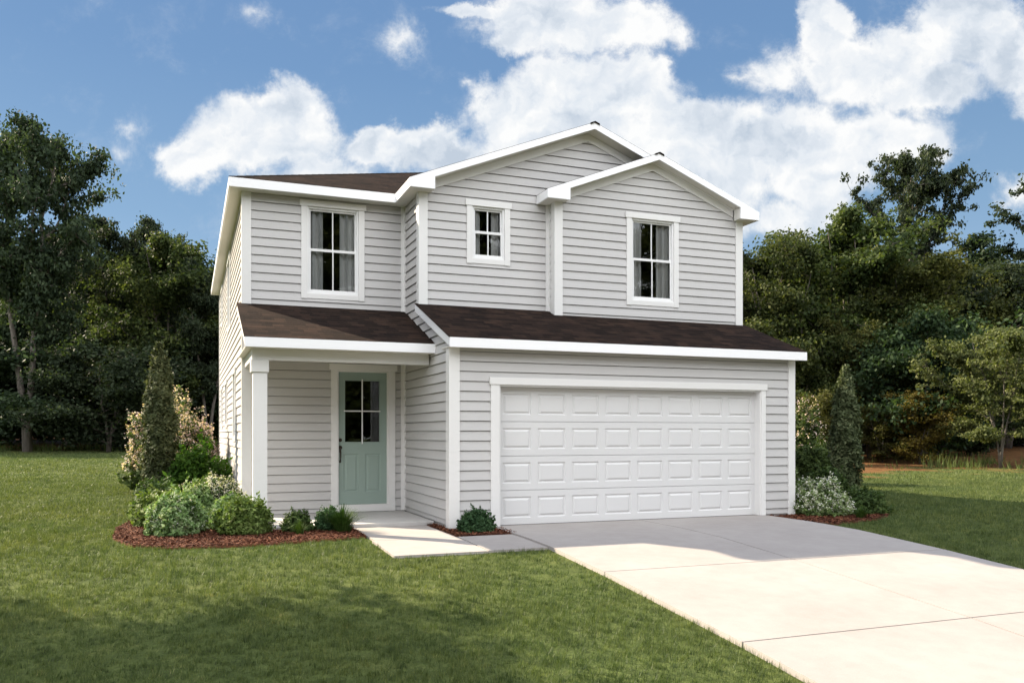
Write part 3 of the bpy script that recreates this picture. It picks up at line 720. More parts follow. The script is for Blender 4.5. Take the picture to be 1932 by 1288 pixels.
me = join_grass([blades(4200, 3.6, 8.5, .058, .0056, False, 1), blades(2400, 8.5, 14, .060, .0075, False, 2), blades(1000, 14, 24, .062, .012, False, 3), blades(330, 24, 50, .065, .022, False, 4)], 'grass')
me.materials.append(M['grass']); gr = link(bpy.data.objects.new('grass', me)); tag(gr, 'short mown green lawn around the house and driveway', 'grass', kind='stuff')

# ------------------------------------------------------------------ plants
def leafmesh(name, C, size, mat, up=.5, aspect=1.8, seed=0, outn=None, axis=None):
    r = np.random.default_rng(seed); n = len(C)
    N = r.normal(0, 1, (n, 3)); N[:, 2] += up * 2
    if outn is not None: N += outn * 1.2
    N /= np.linalg.norm(N, axis=1)[:, None]
    A = r.normal(0, 1, (n, 3)) if axis is None else axis * 1.6 + r.normal(0, .75, (n, 3)); A -= (A * N).sum(1)[:, None] * N; A /= np.linalg.norm(A, axis=1)[:, None] + 1e-9
    B = np.cross(N, A); sz = size * r.uniform(.6, 1.3, n)[:, None]
    a, b1 = A * sz * .5 * aspect, B * sz * .5
    V = np.stack([C - a, C + b1 - a * .1, C + a, C - b1 - a * .1], 1)
    V[:, 1] -= N * sz * .08; V[:, 3] -= N * sz * .08
    return npmesh(name, V.reshape(-1, 3), 4, mat)
def unit(r, n):
    d = r.normal(0, 1, (n, 3)); return d / np.linalg.norm(d, axis=1)[:, None]
def make_tree(seed, H=16., Rr=4.5, base=.3, prof='round', nl=26, leaves=26000, ls=.2, clump=.75, trunk=.28, mat='leaf_dark', fork=1, lift=.5, flat=.55, gaps=0.0, name='broadleaf_tree'):
    r = np.random.default_rng(seed); mb = MB(); ends = []
    def profile(t):
        if prof == 'round': return math.sin(math.pi * min(1, max(0, t * .86 + .12))) ** .6
        if prof == 'cone': return (1 - t) ** .75 * .95 + .06
        if prof == 'flame': return math.sin(math.pi * (t * .8 + .15)) ** .8
        if prof == 'vase': return .35 + .65 * math.sin(math.pi * min(1, t * .75 + .15))
        return 1
    stems = []
    for f in range(fork):
        an = r.uniform(0, 6.28) + f * 6.28 / fork; tilt = (.0 if fork == 1 else r.uniform(.12, .28)) * H
        pts = []
        for i in range(9):
            t = i / 8; w = r.normal(0, .012 * H, 2) if i > 0 else np.zeros(2)
            pts.append(np.array([math.cos(an) * tilt * t ** 1.3 + w[0] * t, math.sin(an) * tilt * t ** 1.3 + w[1] * t, t * H * .93]))
        rad = [trunk * (1.25 if i == 0 else 1) * (1 - .88 * (i / 8)) / (fork ** .35) for i in range(9)]
        mb.tube(pts, rad, 8); stems.append(pts)
    def on(pts, t):
        k = min(7, int(t * 8)); f = t * 8 - k; return pts[k] * (1 - f) + pts[k + 1] * f
    ga = 2.39996
    for i in range(nl):
        t = (i + r.uniform(0, .9)) / nl; st = stems[i % fork]
        h = base + (1 - base) * t; p = on(st, min(.99, h / .93 * .93)); az = i * ga + r.normal(0, .4)
        L = Rr * profile(t) * r.uniform(.72, 1.12); up = lift * (1.1 - .5 * t) + r.normal(0, .1)
        q = p.copy(); seg = [q.copy()]; d = np.array([math.cos(az), math.sin(az), up * .6]); d /= np.linalg.norm(d)
        for k in range(5):
            d = d + r.normal(0, .14, 3) + np.array([0, 0, .05]); d /= np.linalg.norm(d); q = q + d * L / 5; seg.append(q.copy())
        rb = max(.018, trunk * .33 * (1 - .6 * t)); mb.tube(seg, [rb * (1 - .16 * k) for k in range(6)], 5, False)
        for k in range(1, 6):
            ends.append((seg[k], .55 + .45 * k / 5))
            nb = 3 if k > 1 else 1
            for j in range(nb):
                dd = d + r.normal(0, .85, 3) * np.array([1, 1, .6]); dd /= np.linalg.norm(dd); l2 = L * r.uniform(.16, .38)
                e = seg[k] + dd * l2; mb.tube([seg[k], (seg[k] + e) / 2 + r.normal(0, .05 * l2, 3), e], [rb * .4, rb * .28, rb * .12], 4, False)
                ends.append((e, 1.0)); ends.append(((seg[k] + e) / 2, .7))
    for st in stems: ends.append((st[-1], .8))
    ends = [e for e in ends if r.random() > gaps]
    per = max(8, leaves // len(ends)); Cs = []; On = []
    for (e, w) in ends:
        n = int(per * r.uniform(.5, 1.5)); cr = clump * r.uniform(.6, 1.25) * w
        d = unit(r, n); rr = r.random(n) ** .45
        P = d * rr[:, None] * cr * np.array([1, 1, flat]) * (1 + .35 * np.sin(d[:, :1] * 5 + d[:, 1:2] * 4 + e[0]))
        Cs.append(e + P); On.append(d)
    C = np.concatenate(Cs); O = np.concatenate(On)
    k = C[:, 2] > .15; C, O = C[k], O[k]
    return dict(trunk=mb.mesh(name + '_trunk', M['bark'], True, False), crown=leafmesh(name + '_crown', C, ls, M[mat], .35, 1.6, seed, O), H=H)
VAR = {}
VAR['dark1'] = make_tree(11, 17, 5.2, .22, 'round', 34, 56000, .165, .95, .34, 'leaf_dark')
VAR['dark2'] = make_tree(12, 17, 4.6, .30, 'flame', 30, 48000, .165, .95, .30, 'leaf_dark', fork=2)
VAR['tall'] = make_tree(21, 17, 5.4, .34, 'round', 34, 70000, .155, .95, .36, 'leaf_dark', fork=2, lift=.8, gaps=.03)
VAR['open'] = make_tree(13, 17, 5.4, .42, 'vase', 24, 30000, .155, .62, .32, 'leaf_dark', lift=.8, gaps=.18)
VAR['round'] = make_tree(14, 11, 4.4, .10, 'round', 34, 64000, .118, .80, .20, 'leaf_mid', fork=3, lift=.7)
VAR['olive'] = make_tree(15, 11, 4.2, .12, 'flame', 32, 58000, .118, .75, .18, 'leaf_olive', fork=2, lift=.8)
VAR['small'] = make_tree(16, 6, 2.9, .20, 'round', 26, 34000, .085, .46, .085, 'leaf_small', fork=4, lift=.5, flat=.4)
VAR['under'] = make_tree(17, 6, 3.4, .04, 'round', 26, 36000, .115, .75, .12, 'leaf_blue', fork=3, lift=.4, flat=.6)
VAR['brush'] = make_tree(18, 4, 1.8, .05, 'flame', 22, 16000, .07, .42, .05, 'leaf_rust', fork=4, lift=1.0)
used = {}
def plant_tree(var, x, y, h, rz, label, cat='tree', group='trees of the wood behind the house', mat=None, wide=1.0, name='tree'):
    v = VAR[var]; s = h / v['H']
    root = empty(name, (x, y, float(gz(x, y)) - .05), rz, label, cat, group); root.scale = (s * wide, s * wide, s)
    t = link(bpy.data.objects.new('trunk', v['trunk']), root); c = link(bpy.data.objects.new('crown', v['crown']), root)
    if mat:
        c.material_slots[0].link = 'OBJECT'; c.material_slots[0].material = M[mat]
    return root
def tree_px(var, u, F, vtop, rz, label, **kw):
    x, y = spot(u, F); zt = CZ + (PY - vtop) * F / FP; return plant_tree(var, x, y, (zt - float(gz(x, y))) * .97, rz, label, **kw)
# left wood, front row
tree_px('tall', 52, 40, 218, 0.4, 'tallest tree of the left wood, dark green, its forked grey trunk near the photo edge', wide=.70)
tree_px('dark2', 250, 47, 375, 1.9, 'dark broadleaf tree right of the tallest one, its top standing out against the sky', wide=.62)
tree_px('round', 318, 46, 452, 2.2, 'bushy brighter green tree above the columnar evergreen at the left', mat='leaf_mid', wide=.95)
tree_px('dark2', 392, 45, 468, 4.4, 'narrow dark tree peeping past the left corner of the house', wide=.7)
tree_px('dark1', 130, 50, 455, 3.1, 'dark leafy tree filling the wood behind the forked trunk', wide=.9)
tree_px('under', 205, 41, 650, 1.0, 'low dark tree with drooping foliage right of the forked trunk', mat='leaf_dark', wide=1.25, group='understorey trees')
tree_px('under', -30, 42, 600, 2.4, 'low dark tree at the left edge in front of the wood', mat='leaf_dark', wide=1.3, group='understorey trees')
tree_px('under', 345, 49, 690, 4.0, 'low dark understorey tree behind the pink flowering shrub', wide=1.3, group='understorey trees')
tree_px('under', 250, 47, 610, 5.3, 'mid height dark tree behind the columnar evergreen', mat='leaf_dark', wide=1.2, group='understorey trees')
# right wood
tree_px('open', 1718, 44, 268, 0.7, 'tall open crowned tree rising above the right wood into the clouds', wide=.66)
tree_px('round', 1470, 36, 452, 0.3, 'yellow green bushy tree right beside the upper house corner', mat='leaf_mid', wide=.9)
tree_px('round', 1590, 38, 405, 1.7, 'large rounded green tree right of the house with the highest dense crown', mat='leaf_mid', wide=1.0)
tree_px('olive', 1765, 37, 462, 2.9, 'olive yellow leaved tree below the tall open tree', wide=1.0)
tree_px('dark2', 1900, 42, 420, 4.1, 'dark tree at the right edge behind the small multi stemmed tree', wide=1.15)
tree_px('open', 2035, 38, 330, 2.2, 'tall open tree whose branches enter at the right edge of the photo', wide=.9)
tree_px('under', 1745, 33, 590, 0.8, 'dense blue green conifer like tree in the middle of the right wood', wide=.95, group='understorey trees')
tree_px('olive', 1640, 35, 600, 5.0, 'olive leaved low tree left of the blue green one', wide=.9, group='understorey trees')
tree_px('dark1', 1420, 42, 470, 2.0, 'dark tree just clear of the right house wall', wide=.8)
tree_px('round', 1860, 39, 500, 0.9, 'dark green round tree right of the olive leaved tree', mat='leaf_dark', wide=1.05)
tree_px('small', 1888, 28.5, 606, 1.2, 'small multi stemmed light green tree on the right lawn edge', wide=.98, group='small lawn edge trees')
tree_px('brush', 1545, 31, 735, 0.5, 'olive brown brush behind the right columnar evergreen', mat='leaf_olive', wide=1.1, group='brush along the wood')
tree_px('brush', 1735, 31, 735, 2.6, 'rust brown brush left of the small multi stemmed tree', wide=1.2, group='brush along the wood')
tree_px('brush', 1665, 32, 760, 3.6, 'olive green brush right of the right columnar evergreen', mat='leaf_olive', wide=1.3, group='brush along the wood')
tree_px('under', 1510, 34, 700, 3.3, 'low green tree between the house corner and the right columnar evergreen', mat='leaf_mid', wide=1.0, group='understorey trees')
tree_px('under', 1830, 36, 720, 4.6, 'dark understorey behind the small multi stemmed tree', wide=1.3, group='understorey trees')
# deeper rows so the wood is closed
rr = random.Random(5)
ORD = ['first', 'second', 'third', 'fourth', 'fifth', 'sixth', 'seventh', 'eighth', 'ninth', 'tenth', 'eleventh', 'twelfth', 'thirteenth', 'fourteenth']
names_l = ['left', 'right']
for i in range(11):
    u = -260 + i * 66; tree_px(['dark1', 'dark2'][i % 2], u, rr.uniform(54, 62), [420, 440, 470, 450, 430, 445, 455, 475, 470, 500, 500][i], rr.uniform(0, 6), 'dark tree deep in the left wood, ' + ORD[i] + ' from the left', wide=1.15, group='deep trees of the left wood')
for i in range(11):
    u = -250 + i * 66; tree_px('under', u, rr.uniform(50, 53), rr.uniform(640, 700), rr.uniform(0, 6), 'low dark tree deep under the left wood, ' + ORD[i] + ' from the left', wide=1.6, group='deep growth of the left wood')
for i in range(10):
    u = 1400 + i * 75; tree_px(['round', 'dark1', 'olive'][i % 3], u, rr.uniform(47, 56), rr.uniform(490, 545), rr.uniform(0, 6), 'tree deep in the right wood, ' + ORD[i] + ' from the house', mat=['leaf_mid', 'leaf_dark', 'leaf_olive'][i % 3], wide=1.2, group='deep trees of the right wood')
for i in range(10):
    u = 1400 + i * 70; tree_px('under', u, rr.uniform(42, 45), rr.uniform(660, 720), rr.uniform(0, 6), 'low dark tree deep under the right wood, ' + ORD[i] + ' from the house', wide=1.6, mat='leaf_dark', group='deep growth of the right wood')
# trees of the street: one shades the front lawn, others stand across the road
plant_tree('dark1', -13.6, -.8, 12.5, 2.3, 'street tree standing nearer the camera, its shade on the bottom of the lawn', wide=1.1, group='street trees')
plant_tree('dark1', -15.7, 2.4, 13.5, .3, 'broad street tree left of the lawn throwing its shade across it', wide=1.0, group='street trees')
for i in range(12):
    plant_tree(['dark1', 'round', 'dark2'][i % 3], -52 + i * 9.5 + rr.uniform(-1.5, 1.5), -47 + rr.uniform(-3, 3), (rr.uniform(16, 18) if i < 5 or i > 10 else rr.uniform(20.5, 22)), i * 1.3, 'tall tree across the road facing the house, ' + ORD[i] + ' of the row', wide=1.1, group='trees across the road', mat='leaf_mid')
for i in range(14):
    plant_tree('under', -48 + i * 7.4 + rr.uniform(-1, 1), -41 + rr.uniform(-1.5, 1.5), rr.uniform(5, 8), i * 2.1, 'low tree across the road facing the house, ' + ORD[i] + ' of the row', wide=1.5, group='low trees across the road', mat='leaf_mid')


def bush(name, x, y, h, w, mat, label, n=5000, ls=.045, seed=0, d=None, fl=None, nfl=500, fs=.03, shape='dome', spike=0, cat='shrub', group=None, lumps=9, flmin=.2, lean=(0, 0), asp=2.2):
    r = np.random.default_rng(seed + 100); d = d or w; root = empty(name, (x, y, float(gz(x, y)) + .02), 0, label, cat, group)
    Cs, On = [], []
    AX = []
    if shape == 'dome':
        m2 = max(60, n // 15); per = 14
        dd = unit(r, m2); dd[:, 2] = np.abs(dd[:, 2]) * .95 + .02; dd /= np.linalg.norm(dd, axis=1)[:, None]
        ph = r.uniform(0, 6.28, 6)
        lum = 1 + .09 * np.sin(dd[:, 0] * 5 + ph[0]) * np.sin(dd[:, 1] * 5 + ph[1]) + .07 * np.sin(dd[:, 0] * 11 + ph[2] + dd[:, 2] * 7) + .06 * np.sin(dd[:, 1] * 12 + ph[3]) - .08 * (r.random(m2) < .25)
        S = np.stack([dd[:, 0] * w / 2, dd[:, 1] * d / 2, h * (.10 + .90 * dd[:, 2])], -1) * lum[:, None] * r.uniform(.84, 1.05, m2)[:, None]
        S[:, 2] = np.maximum(S[:, 2], h * .06)
        Bp = S * np.array([.40, .40, .30]); sd = S - Bp; sd[:, 2] += .25 * np.linalg.norm(sd, axis=1); sd /= np.linalg.norm(sd, axis=1)[:, None]
        Ls = np.linalg.norm(S - Bp, axis=1) * .62
        t = r.random((m2, per)) ** .8
        P = S[:, None, :] - sd[:, None, :] * ((1 - t) * Ls[:, None])[..., None] + r.normal(0, ls * .42, (m2, per, 3))
        Cs.append(P.reshape(-1, 3)); On.append(np.repeat(dd, per, 0)); AX.append(np.repeat(sd, per, 0))
        k = n // 4; q = unit(r, k); q[:, 2] = np.abs(q[:, 2]); qq = r.random(k) ** .4 * .78
        Cs.append(np.stack([q[:, 0] * w / 2 * qq, q[:, 1] * d / 2 * qq, h * (.05 + .85 * q[:, 2] * qq)], -1)); On.append(q); AX.append(q)
    else:   # column
        t = r.random(n) ** .8; a = r.uniform(0, 6.28, n)
        prof = np.interp(t, [0, .06, .25, .5, .75, .9, 1], [.70, .92, 1, .92, .70, .40, .06]); prof = prof * (1 + .16 * np.sin(a * 3 + t * 17) + .10 * np.sin(a * 7 - t * 31) + .07 * np.sin(t * 70 + a * 2))
        q = r.random(n) ** .25; P = np.stack([np.cos(a) * prof * q * w / 2 + lean[0] * t, np.sin(a) * prof * q * w / 2 + lean[1] * t, .04 + t * h], -1)
        # stray twig tips
        Cs.append(P); On.append(np.stack([np.cos(a), np.sin(a), .4 + 0 * a], -1))
        k = r.integers(0, n, n // 12); Q = P[k].copy(); out = np.stack([np.cos(a[k]), np.sin(a[k]), .8 + 0 * a[k]], -1) * (w * .09 * r.random(len(k)))[:, None]; Cs.append(Q + out); On.append(out)
    C = np.concatenate(Cs); O = np.concatenate(On); A_ = np.concatenate(AX) if AX else None; k = C[:, 2] > .01; C, O = C[k], O[k]
    if A_ is not None: A_ = A_[k]
    link(bpy.data.objects.new('foliage', leafmesh(name, C, ls, M[mat], .3, asp, seed, O, axis=A_)), root)
    st = MB()
    for k in range(7):
        a = k * .9 + seed; e = (math.cos(a) * w * .22 + lean[0] * .5, math.sin(a) * d * .22 + lean[1] * .5, h * .6)
        st.tube([(math.cos(a) * .03, math.sin(a) * .03, -.05), (e[0] * .5, e[1] * .5, h * .3), e], [.014 * (1 + h * .4), .010 * (1 + h * .3), .004], 5, False)
    st.build('stem', M['bark'], root, True, fix=False)
    if fl:
        # flower trusses near the surface
        rad = np.sqrt((C[:, 0] / w * 2) ** 2 + (C[:, 1] / d * 2) ** 2 + (np.clip(C[:, 2], 0, 9) / h) ** 2)
        cand = np.where((C[:, 2] > h * flmin) & (rad > np.quantile(rad, .55)))[0]; k = r.choice(cand, min(nfl, len(cand)), replace=False); T = C[k] + O[k] / (np.linalg.norm(O[k], axis=1)[:, None] + 1e-9) * .03
        Fp = (T[:, None, :] + r.normal(0, fs * .8, (len(T), 6, 3))).reshape(-1, 3)
        fo = link(bpy.data.objects.new('flowers', leafmesh(name + '_flowers', Fp, fs, M[fl], .8, 1.1, seed + 5)), root); fo['kind'] = 'stuff'
    return root
def tuft(name, x, y, h, w, label, n=420, seed=0, mat='leaf_liriope', cat='ornamental grass', group=None):
    r = np.random.default_rng(seed); root = empty(name, (x, y, float(gz(x, y)) + .02), 0, label, cat, group)
    V = []
    a = r.uniform(0, 6.28, n); L = h * r.uniform(.7, 1.3, n); sp = r.uniform(.05, 1, n) * w / 2
    bx, by = np.cos(a) * sp * .25, np.sin(a) * sp * .25; pv = None
    s = np.stack([-np.sin(a), np.cos(a), 0 * a], -1) * .004
    prev = None; P = []
    for t in (0, .4, .75, 1.0):
        z = L * (1.5 * t - .75 * t * t * (.6 + sp / w)); o_ = sp * (t ** 1.6); c = np.stack([bx + np.cos(a) * o_, by + np.sin(a) * o_, z * .95], -1); P.append((c, (1 - t * .85)))
    for (c0, w0), (c1, w1) in zip(P, P[1:]): V.append(np.stack([c0 - s * w0, c0 + s * w0, c1 + s * w1, c1 - s * w1], 1).reshape(-1, 3))
    me = npmesh(name, np.concatenate(V), 4, M[mat]); link(bpy.data.objects.new('blades', me), root); return root
GL = 'shrubs of the left bed'; GRR = 'shrubs of the right bed'
bush('columnar_evergreen', -5.02, 6.2, 3.22, .64, 'leaf_juniper', 'tall narrow columnar evergreen in the left bed in front of pink blossom', 15000, .042, 3, shape='column', cat='columnar shrub', group='columnar evergreens', lean=(-.02, 0))
bush('columnar_evergreen', 9.28, 2.70, 2.92, .66, 'leaf_juniper', 'tall narrow columnar evergreen in the right bed beyond the driveway', 14000, .042, 4, shape='column', cat='columnar shrub', group='columnar evergreens')
bush('flowering_shrub', -4.86, 9.3, 2.30, 2.15, 'leaf_shrub', 'large pink flowering shrub behind the left columnar evergreen', 12000, .07, 5, d=2.2, fl='fl_pink', nfl=2200, fs=.042, cat='flowering shrub', group='pink flowering shrubs', lumps=15, flmin=.25)
bush('flowering_shrub', -4.45, 8.2, 1.75, 1.5, 'leaf_shrub', 'smaller pink flowering shrub against the left house wall', 6000, .06, 6, fl='fl_pink', nfl=900, fs=.040, cat='flowering shrub', group='pink flowering shrubs', flmin=.35)
bush('shrub', -4.30, 6.05, 1.28, 1.65, 'leaf_bright', 'bright green leafy shrub right of the left columnar evergreen', 8000, .055, 7, group=GL, cat='shrub')
bush('shrub', -4.1, 4.6, .72, 1.0, 'leaf_yellow', 'low olive green shrub in front of the bright green one', 4500, .04, 8, group=GL)
bush('shrub', -4.98, 2.5, .58, .80, 'leaf_yellow', 'low yellow green spreading shrub at the outer left rim of the bed', 6000, .04, 9, d=1.5, group=GL, lumps=12)
bush('shrub', -5.0, 3.6, .72, .9, 'leaf_shrub', 'dark green low shrub at the foot of the left columnar evergreen', 5000, .04, 19, group=GL)
bush('shrub', -4.66, .92, .64, .84, 'leaf_varieg', 'pale variegated shrub in front at the left of the bed', 11000, .034, 10, d=1.0, fl='fl_white', nfl=160, fs=.018, group=GL, lumps=12)
bush('shrub', -4.40, 1.95, .72, .9, 'leaf_varieg', 'pale variegated shrub behind the front one, left of the white flowers', 6500, .038, 11, fl='fl_white', nfl=120, fs=.018, group=GL)
bush('flowering_shrub', -4.02, 2.2, .78, .95, 'leaf_shrub', 'white flowering shrub near the left house corner', 6500, .036, 12, fl='fl_white', nfl=900, fs=.028, cat='flowering shrub', group='white flowering shrubs')
bush('shrub', -3.74, .60, .58, .80, 'leaf_yellow', 'round yellow green shrub in front of the porch column', 12000, .030, 13, group=GL, lumps=11)
bush('shrub', -3.92, 1.3, .52, .7, 'leaf_varieg', 'pale leaved shrub behind the round one left of the porch column', 5500, .038, 23, group=GL)
bush('shrub', -2.98, .60, .34, .50, 'leaf_shrub', 'small green shrub below the porch wall between two grass tufts', 4600, .024, 14, group=GL)
tuft('border_grass', -3.0, .18, .20, .34, 'small tuft of border grass in front of the small porch shrub', 260, 15, group='border grasses')
bush('shrub', -2.50, .64, .38, .48, 'leaf_pine', 'dark fine leaved shrub left of the front door path', 5200, .022, 16, group=GL)
tuft('border_grass', -2.36, .30, .36, .80, 'large arching tuft of border grass at the corner of porch and path', 900, 17, group='border grasses')
bush('shrub', -.50, -.36, .38, .56, 'leaf_pine', 'dark fine leaved shrub in the small patch beside the garage door', 6500, .022, 18, group=GRR)
bush('flowering_shrub', 6.12, -.12, .66, 1.06, 'leaf_varieg', 'white flowering shrub at the right garage corner', 8000, .036, 20, fl='fl_white', nfl=850, fs=.024, cat='flowering shrub', group='white flowering shrubs', lumps=12)
bush('shrub', 6.35, 1.3, 1.0, .8, 'leaf_varieg', 'pale green shrub behind the white flowering one at the garage corner', 3500, .04, 21, group=GRR)
bush('shrub', 7.0, -.15, .50, 1.15, 'leaf_shrub', 'low dark spreading shrub at the right end of the right bed', 7000, .034, 22, d=.9, group=GRR, lumps=12)
tuft('border_grass', 6.33, -.85, .20, .5, 'dark border grass in front of the low spreading shrub', 300, 24, group='border grasses')
bush('shrub', *spot(1532, 21.5), 1.25, 1.6, 'leaf_shrub', 'broad green shrub between garage wall and right columnar evergreen', 9000, .055, 25, group=GRR, lumps=12)
bush('shrub', *spot(1560, 18.2), .75, 1.0, 'leaf_shrub', 'dark green shrub at the foot of the right columnar evergreen', 5500, .045, 27, group=GRR)
bush('flowering_shrub', *spot(1512, 23.5), 2.35, 1.5, 'leaf_shrub', 'pink flowering shrub just behind the right garage corner', 9000, .06, 26, fl='fl_pink', nfl=380, fs=.04, cat='flowering shrub', group='pink flowering shrubs', flmin=.35)
# tall weeds at the wood's edge
def weeds(name, spots, label, h=.5):
    r = np.random.default_rng(77); Vs = []
    for (u, F, n, hh) in spots:
        x, y = spot(u, F); X = x + r.normal(0, .28, n); Y = y + r.normal(0, .28, n); Z = gz(X, Y); a = r.uniform(0, 6.28, n); H = hh * r.uniform(.4, 1.1, n)
        s = np.stack([np.cos(a), np.sin(a), 0 * a], -1) * .014; c = np.stack([X, Y, Z], -1); l = np.stack([r.normal(0, .25, n), r.normal(0, .25, n), np.ones(n)], -1) * H[:, None]
        Vs.append(np.stack([c - s, c + s, c + l], 1).reshape(-1, 3))
    me = npmesh(name, np.concatenate(Vs), 3, M['weed']); o = link(bpy.data.objects.new(name, me)); return tag(o, label, 'weeds', kind='stuff')
weeds('weeds', [(1650 + i * 13 + rr.uniform(-8, 8), 29.5 + rr.uniform(-1.5, 1.5), rr.choice([0, 10, 24, 50]), rr.uniform(.25, .6)) for i in range(24)], 'tall pale weeds along the edge of the right wood')
weeds('weeds', [(-40 + i * 17, 43 + rr.uniform(-1, 1.5), 70, rr.uniform(.3, .7)) for i in range(26)], 'dry grass and weeds along the edge of the left wood')

# ------------------------------------------------------------------ sun, sky and clouds
EXPO = 1.38
SUNV = np.array([-1.01, 1.07, 1.0]); SUNV /= np.linalg.norm(SUNV)
el = math.asin(SUNV[2]); az = math.atan2(SUNV[0], SUNV[1])       # from +Y towards +X
sl = bpy.data.lights.new('sun', 'SUN'); sl.energy = 5.0; sl.angle = R(.6); sl.color = (1.0, .85, .64)
so = bpy.data.objects.new('sun', sl); col.objects.link(so)
from mathutils import Vector
so.rotation_euler = Vector(SUNV).to_track_quat('Z', 'Y').to_euler(); so.location = (-20, 20, 25)
w = bpy.data.worlds.new('World'); sc.world = w; w.use_nodes = True; nt = w.node_tree; nt.nodes.clear()
out = nd(nt, 'ShaderNodeOutputWorld'); bg = nd(nt, 'ShaderNodeBackground'); sky = nd(nt, 'ShaderNodeTexSky')
sky.sky_type = 'NISHITA'; sky.sun_disc = False; sky.sun_elevation = el; sky.sun_rotation = az; sky.air_density = 1.0; sky.dust_density = .6; sky.ozone_density = 2.0
tc = nd(nt, 'ShaderNodeTexCoord'); D = tc.outputs['Generated']
def vdot(v):
    n = nd(nt, 'ShaderNodeVectorMath', operation='DOT_PRODUCT'); nt.links.new(D, n.inputs[0]); n.inputs[1].default_value = v; return n.outputs['Value']
fw = mathn(nt, 'MAXIMUM', mathn(nt, 'ABSOLUTE', vdot((SY, KY, 0))), .12)
A = mathn(nt, 'DIVIDE', vdot((KY, -SY, 0)), fw); B = mathn(nt, 'DIVIDE', vdot((0, 0, 1)), fw)
cv = nd(nt, 'ShaderNodeCombineXYZ'); nt.links.new(A, cv.inputs[0]); nt.links.new(B, cv.inputs[1]); P = cv.outputs[0]
def wnoise(vec, scale, detail, rough, dist=0.0):
    n = nd(nt, 'ShaderNodeTexNoise'); nt.links.new(vec, n.inputs['Vector']); n.inputs['Scale'].default_value = scale
    n.inputs['Detail'].default_value = detail; n.inputs['Roughness'].default_value = rough; n.inputs['Distortion'].default_value = dist; return n
# the cloud bank: soft masses placed on the sky's own bearings, broken up by fractal noise
BL = [(540, 210, 105, 72, 1), (470, 255, 120, 80, 1), (385, 300, 70, 70, .9), (560, 260, 100, 80, .9), (340, 285, 50, 30, .55),
      (700, 275, 70, 42, 1), (790, 280, 110, 48, .95), (850, 300, 90, 60, .9), (600, 330, 120, 50, .7),
      (960, 215, 85, 70, 1), (1060, 190, 120, 90, 1.1), (1170, 160, 120, 75, 1.1), (1100, 300, 200, 110, 1.1), (1250, 130, 35, 30, .8),
      (1050, 30, 170, 75, 1), (1180, 40, 110, 60, 1), (900, 8, 90, 22, .8), (965, 90, 70, 35, .8),
      (765, 70, 60, 72, .46), (255, 236, 58, 44, .36), (248, 296, 40, 34, .31), (490, 20, 74, 34, .30),
      (1300, 230, 100, 70, 1), (1390, 260, 110, 80, 1), (1500, 250, 120, 80, 1), (1330, 340, 160, 80, .85), (1560, 330, 130, 70, .95), (1650, 260, 130, 60, .95), (1740, 280, 60, 50, .7),
      (1468, 125, 75, 62, .55), (1405, 130, 70, 34, .42), (1520, 152, 66, 38, .42),
      (1555, 50, 55, 75, 1), (1590, 130, 90, 70, 1), (1700, 110, 120, 65, 1), (1830, 60, 130, 95, 1.1), (1920, 120, 90, 80, 1.05), (1760, 170, 140, 60, .9),
      (1480, 400, 120, 62, .62), (1330, 430, 90, 60, .6), (1580, 395, 90, 50, .6), (1925, 375, 60, 46, .6), (1290, 60, 40, 40, .5), (1930, 205, 46, 30, .42), (870, 180, 34, 22, .36)]
wn = wnoise(P, 5.5, 7, .6); wn2 = wnoise(P, 21, 8, .66)
wv = nd(nt, 'ShaderNodeVectorMath', operation='MULTIPLY_ADD'); nt.links.new(wn.outputs['Color'], wv.inputs[0]); wv.inputs[1].default_value = (.10, .09, 0)
off = nd(nt, 'ShaderNodeVectorMath', operation='ADD'); nt.links.new(P, off.inputs[0]); off.inputs[1].default_value = (-.05, -.045, 0); nt.links.new(off.outputs[0], wv.inputs[2])
wv2 = nd(nt, 'ShaderNodeVectorMath', operation='MULTIPLY_ADD'); nt.links.new(wn2.outputs['Color'], wv2.inputs[0]); wv2.inputs[1].default_value = (.046, .046, 0)
off2 = nd(nt, 'ShaderNodeVectorMath', operation='ADD'); nt.links.new(wv.outputs[0], off2.inputs[0]); off2.inputs[1].default_value = (-.023, -.023, 0); nt.links.new(off2.outputs[0], wv2.inputs[2])
Q = wv2.outputs[0]
def field(Q):
    cur = None
    for (u, v, rx, ry, s) in BL:
        mp = nd(nt, 'ShaderNodeMapping', vector_type='POINT'); a, b1 = (u - PX) / FP, (PY - v) / FP; sx, sy = FP / (rx * 1.35), FP / (ry * 1.35)
        mp.inputs['Scale'].default_value = (sx, sy, 1); mp.inputs['Location'].default_value = (-a * sx, -b1 * sy, 0); nt.links.new(Q, mp.inputs[0])
        ln = nd(nt, 'ShaderNodeVectorMath', operation='LENGTH'); nt.links.new(mp.outputs[0], ln.inputs[0])
        d = mathn(nt, 'MULTIPLY_ADD', ln.outputs['Value'], -s, s, True)
        cur = d if cur is None else mathn(nt, 'SMOOTH_MAX', cur, d, .22)
    return cur
f0 = mathn(nt, 'SUBTRACT', field(Q), .045, clamp=True)
wn3 = wnoise(P, 13, 9, .70, .25)
dens = mathn(nt, 'ADD', f0, mathn(nt, 'MULTIPLY', mathn(nt, 'MULTIPLY_ADD', wn3.outputs['Fac'], .8, -.40), mathn(nt, 'MULTIPLY', f0, 4.0, clamp=True)))
mask = nd(nt, 'ShaderNodeMapRange', interpolation_type='SMOOTHSTEP'); nt.links.new(dens, mask.inputs[0]); mask.inputs[1].default_value = .12; mask.inputs[2].default_value = .46
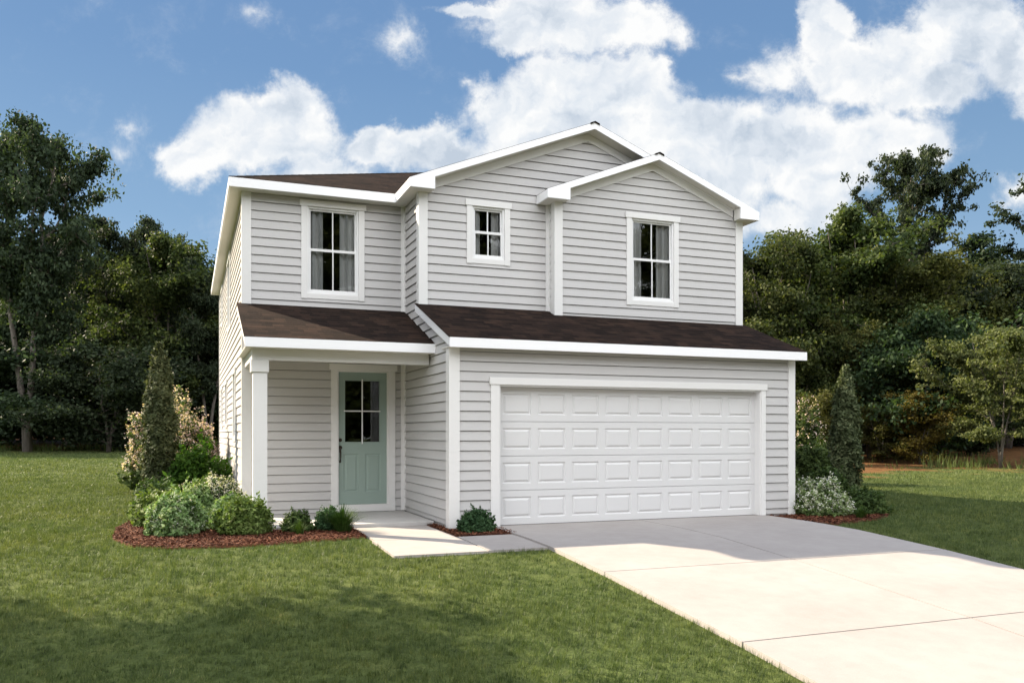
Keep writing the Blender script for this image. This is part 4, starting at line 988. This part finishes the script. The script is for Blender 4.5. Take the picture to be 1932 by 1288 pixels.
# relief: density compared with a sample taken towards the sun, plus soft grey in the thick parts
def relief(scale, d, det):
    a1 = wnoise(Q, scale, det, .5)
    o3 = nd(nt, 'ShaderNodeVectorMath', operation='ADD'); nt.links.new(Q, o3.inputs[0]); o3.inputs[1].default_value = (-.6 * d, d, 0)
    a2 = wnoise(o3.outputs[0], scale, det, .5)
    return mathn(nt, 'SUBTRACT', a1.outputs['Fac'], a2.outputs['Fac'])
rel = mathn(nt, 'ADD', mathn(nt, 'MULTIPLY', relief(7, .035, 5), 1.5), mathn(nt, 'MULTIPLY', relief(22, .010, 5), .8))
big = wnoise(P, 2.3, 3, .5)
sh = mathn(nt, 'ADD', mathn(nt, 'MULTIPLY_ADD', f0, -.36, .77), mathn(nt, 'ADD', rel, mathn(nt, 'MULTIPLY_ADD', big.outputs['Fac'], .7, -.35)))
cc = ramp(nt, sh, [(.22, (.56, .64, .74)), (.50, (.80, .85, .91)), (.76, (1.02, 1.02, 1.01))])
cs = nd(nt, 'ShaderNodeVectorMath', operation='SCALE'); nt.links.new(cc, cs.inputs[0]); CLOUD = 1 / (.05 * 2 ** EXPO); cs.inputs['Scale'].default_value = CLOUD
tint = mixc(nt, 1.0, sky.outputs[0], (.66, .82, 1.0), 'MULTIPLY')
base = ramp(nt, mathn(nt, 'ARCSINE', mathn(nt, 'MAXIMUM', vdot((0, 0, 1)), 0.0)), [(.0, (.52, .67, .80)), (.12, (.38, .55, .74)), (.24, (.265, .435, .645)), (.40, (.185, .335, .57)), (.9, (.10, .20, .46))])
bs = nd(nt, 'ShaderNodeVectorMath', operation='SCALE'); nt.links.new(base, bs.inputs[0]); bs.inputs['Scale'].default_value = 1 / (.05 * 2 ** EXPO)
tint = mixc(nt, .88, tint, bs.outputs[0])
fin = mixc(nt, mathn(nt, 'MULTIPLY', mask.outputs[0], .96), tint, cs.outputs[0])
# unseen bright cloud deck, added behind the camera to light the house front
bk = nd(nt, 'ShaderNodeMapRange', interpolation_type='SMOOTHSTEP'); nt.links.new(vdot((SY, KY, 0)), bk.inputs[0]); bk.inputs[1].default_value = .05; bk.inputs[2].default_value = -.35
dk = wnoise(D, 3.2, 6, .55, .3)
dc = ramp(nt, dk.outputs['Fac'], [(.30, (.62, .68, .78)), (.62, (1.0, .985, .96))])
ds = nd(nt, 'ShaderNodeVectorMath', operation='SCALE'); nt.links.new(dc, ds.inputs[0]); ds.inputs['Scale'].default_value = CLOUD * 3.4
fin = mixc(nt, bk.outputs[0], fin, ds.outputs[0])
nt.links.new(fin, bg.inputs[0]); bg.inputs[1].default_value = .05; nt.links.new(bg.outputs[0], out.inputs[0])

# ------------------------------------------------------------------ render settings
sc.view_settings.view_transform = 'Standard'; sc.view_settings.look = 'None'; sc.view_settings.gamma = 1; sc.view_settings.exposure = EXPO
sc.render.engine = 'CYCLES'; sc.cycles.max_bounces = 6; sc.cycles.diffuse_bounces = 4; sc.cycles.glossy_bounces = 3; sc.cycles.transmission_bounces = 3; sc.cycles.transparent_max_bounces = 8; sc.cycles.use_denoising = True; sc.cycles.caustics_reflective = False; sc.cycles.caustics_refractive = False
sc.cycles.sample_clamp_indirect = 6
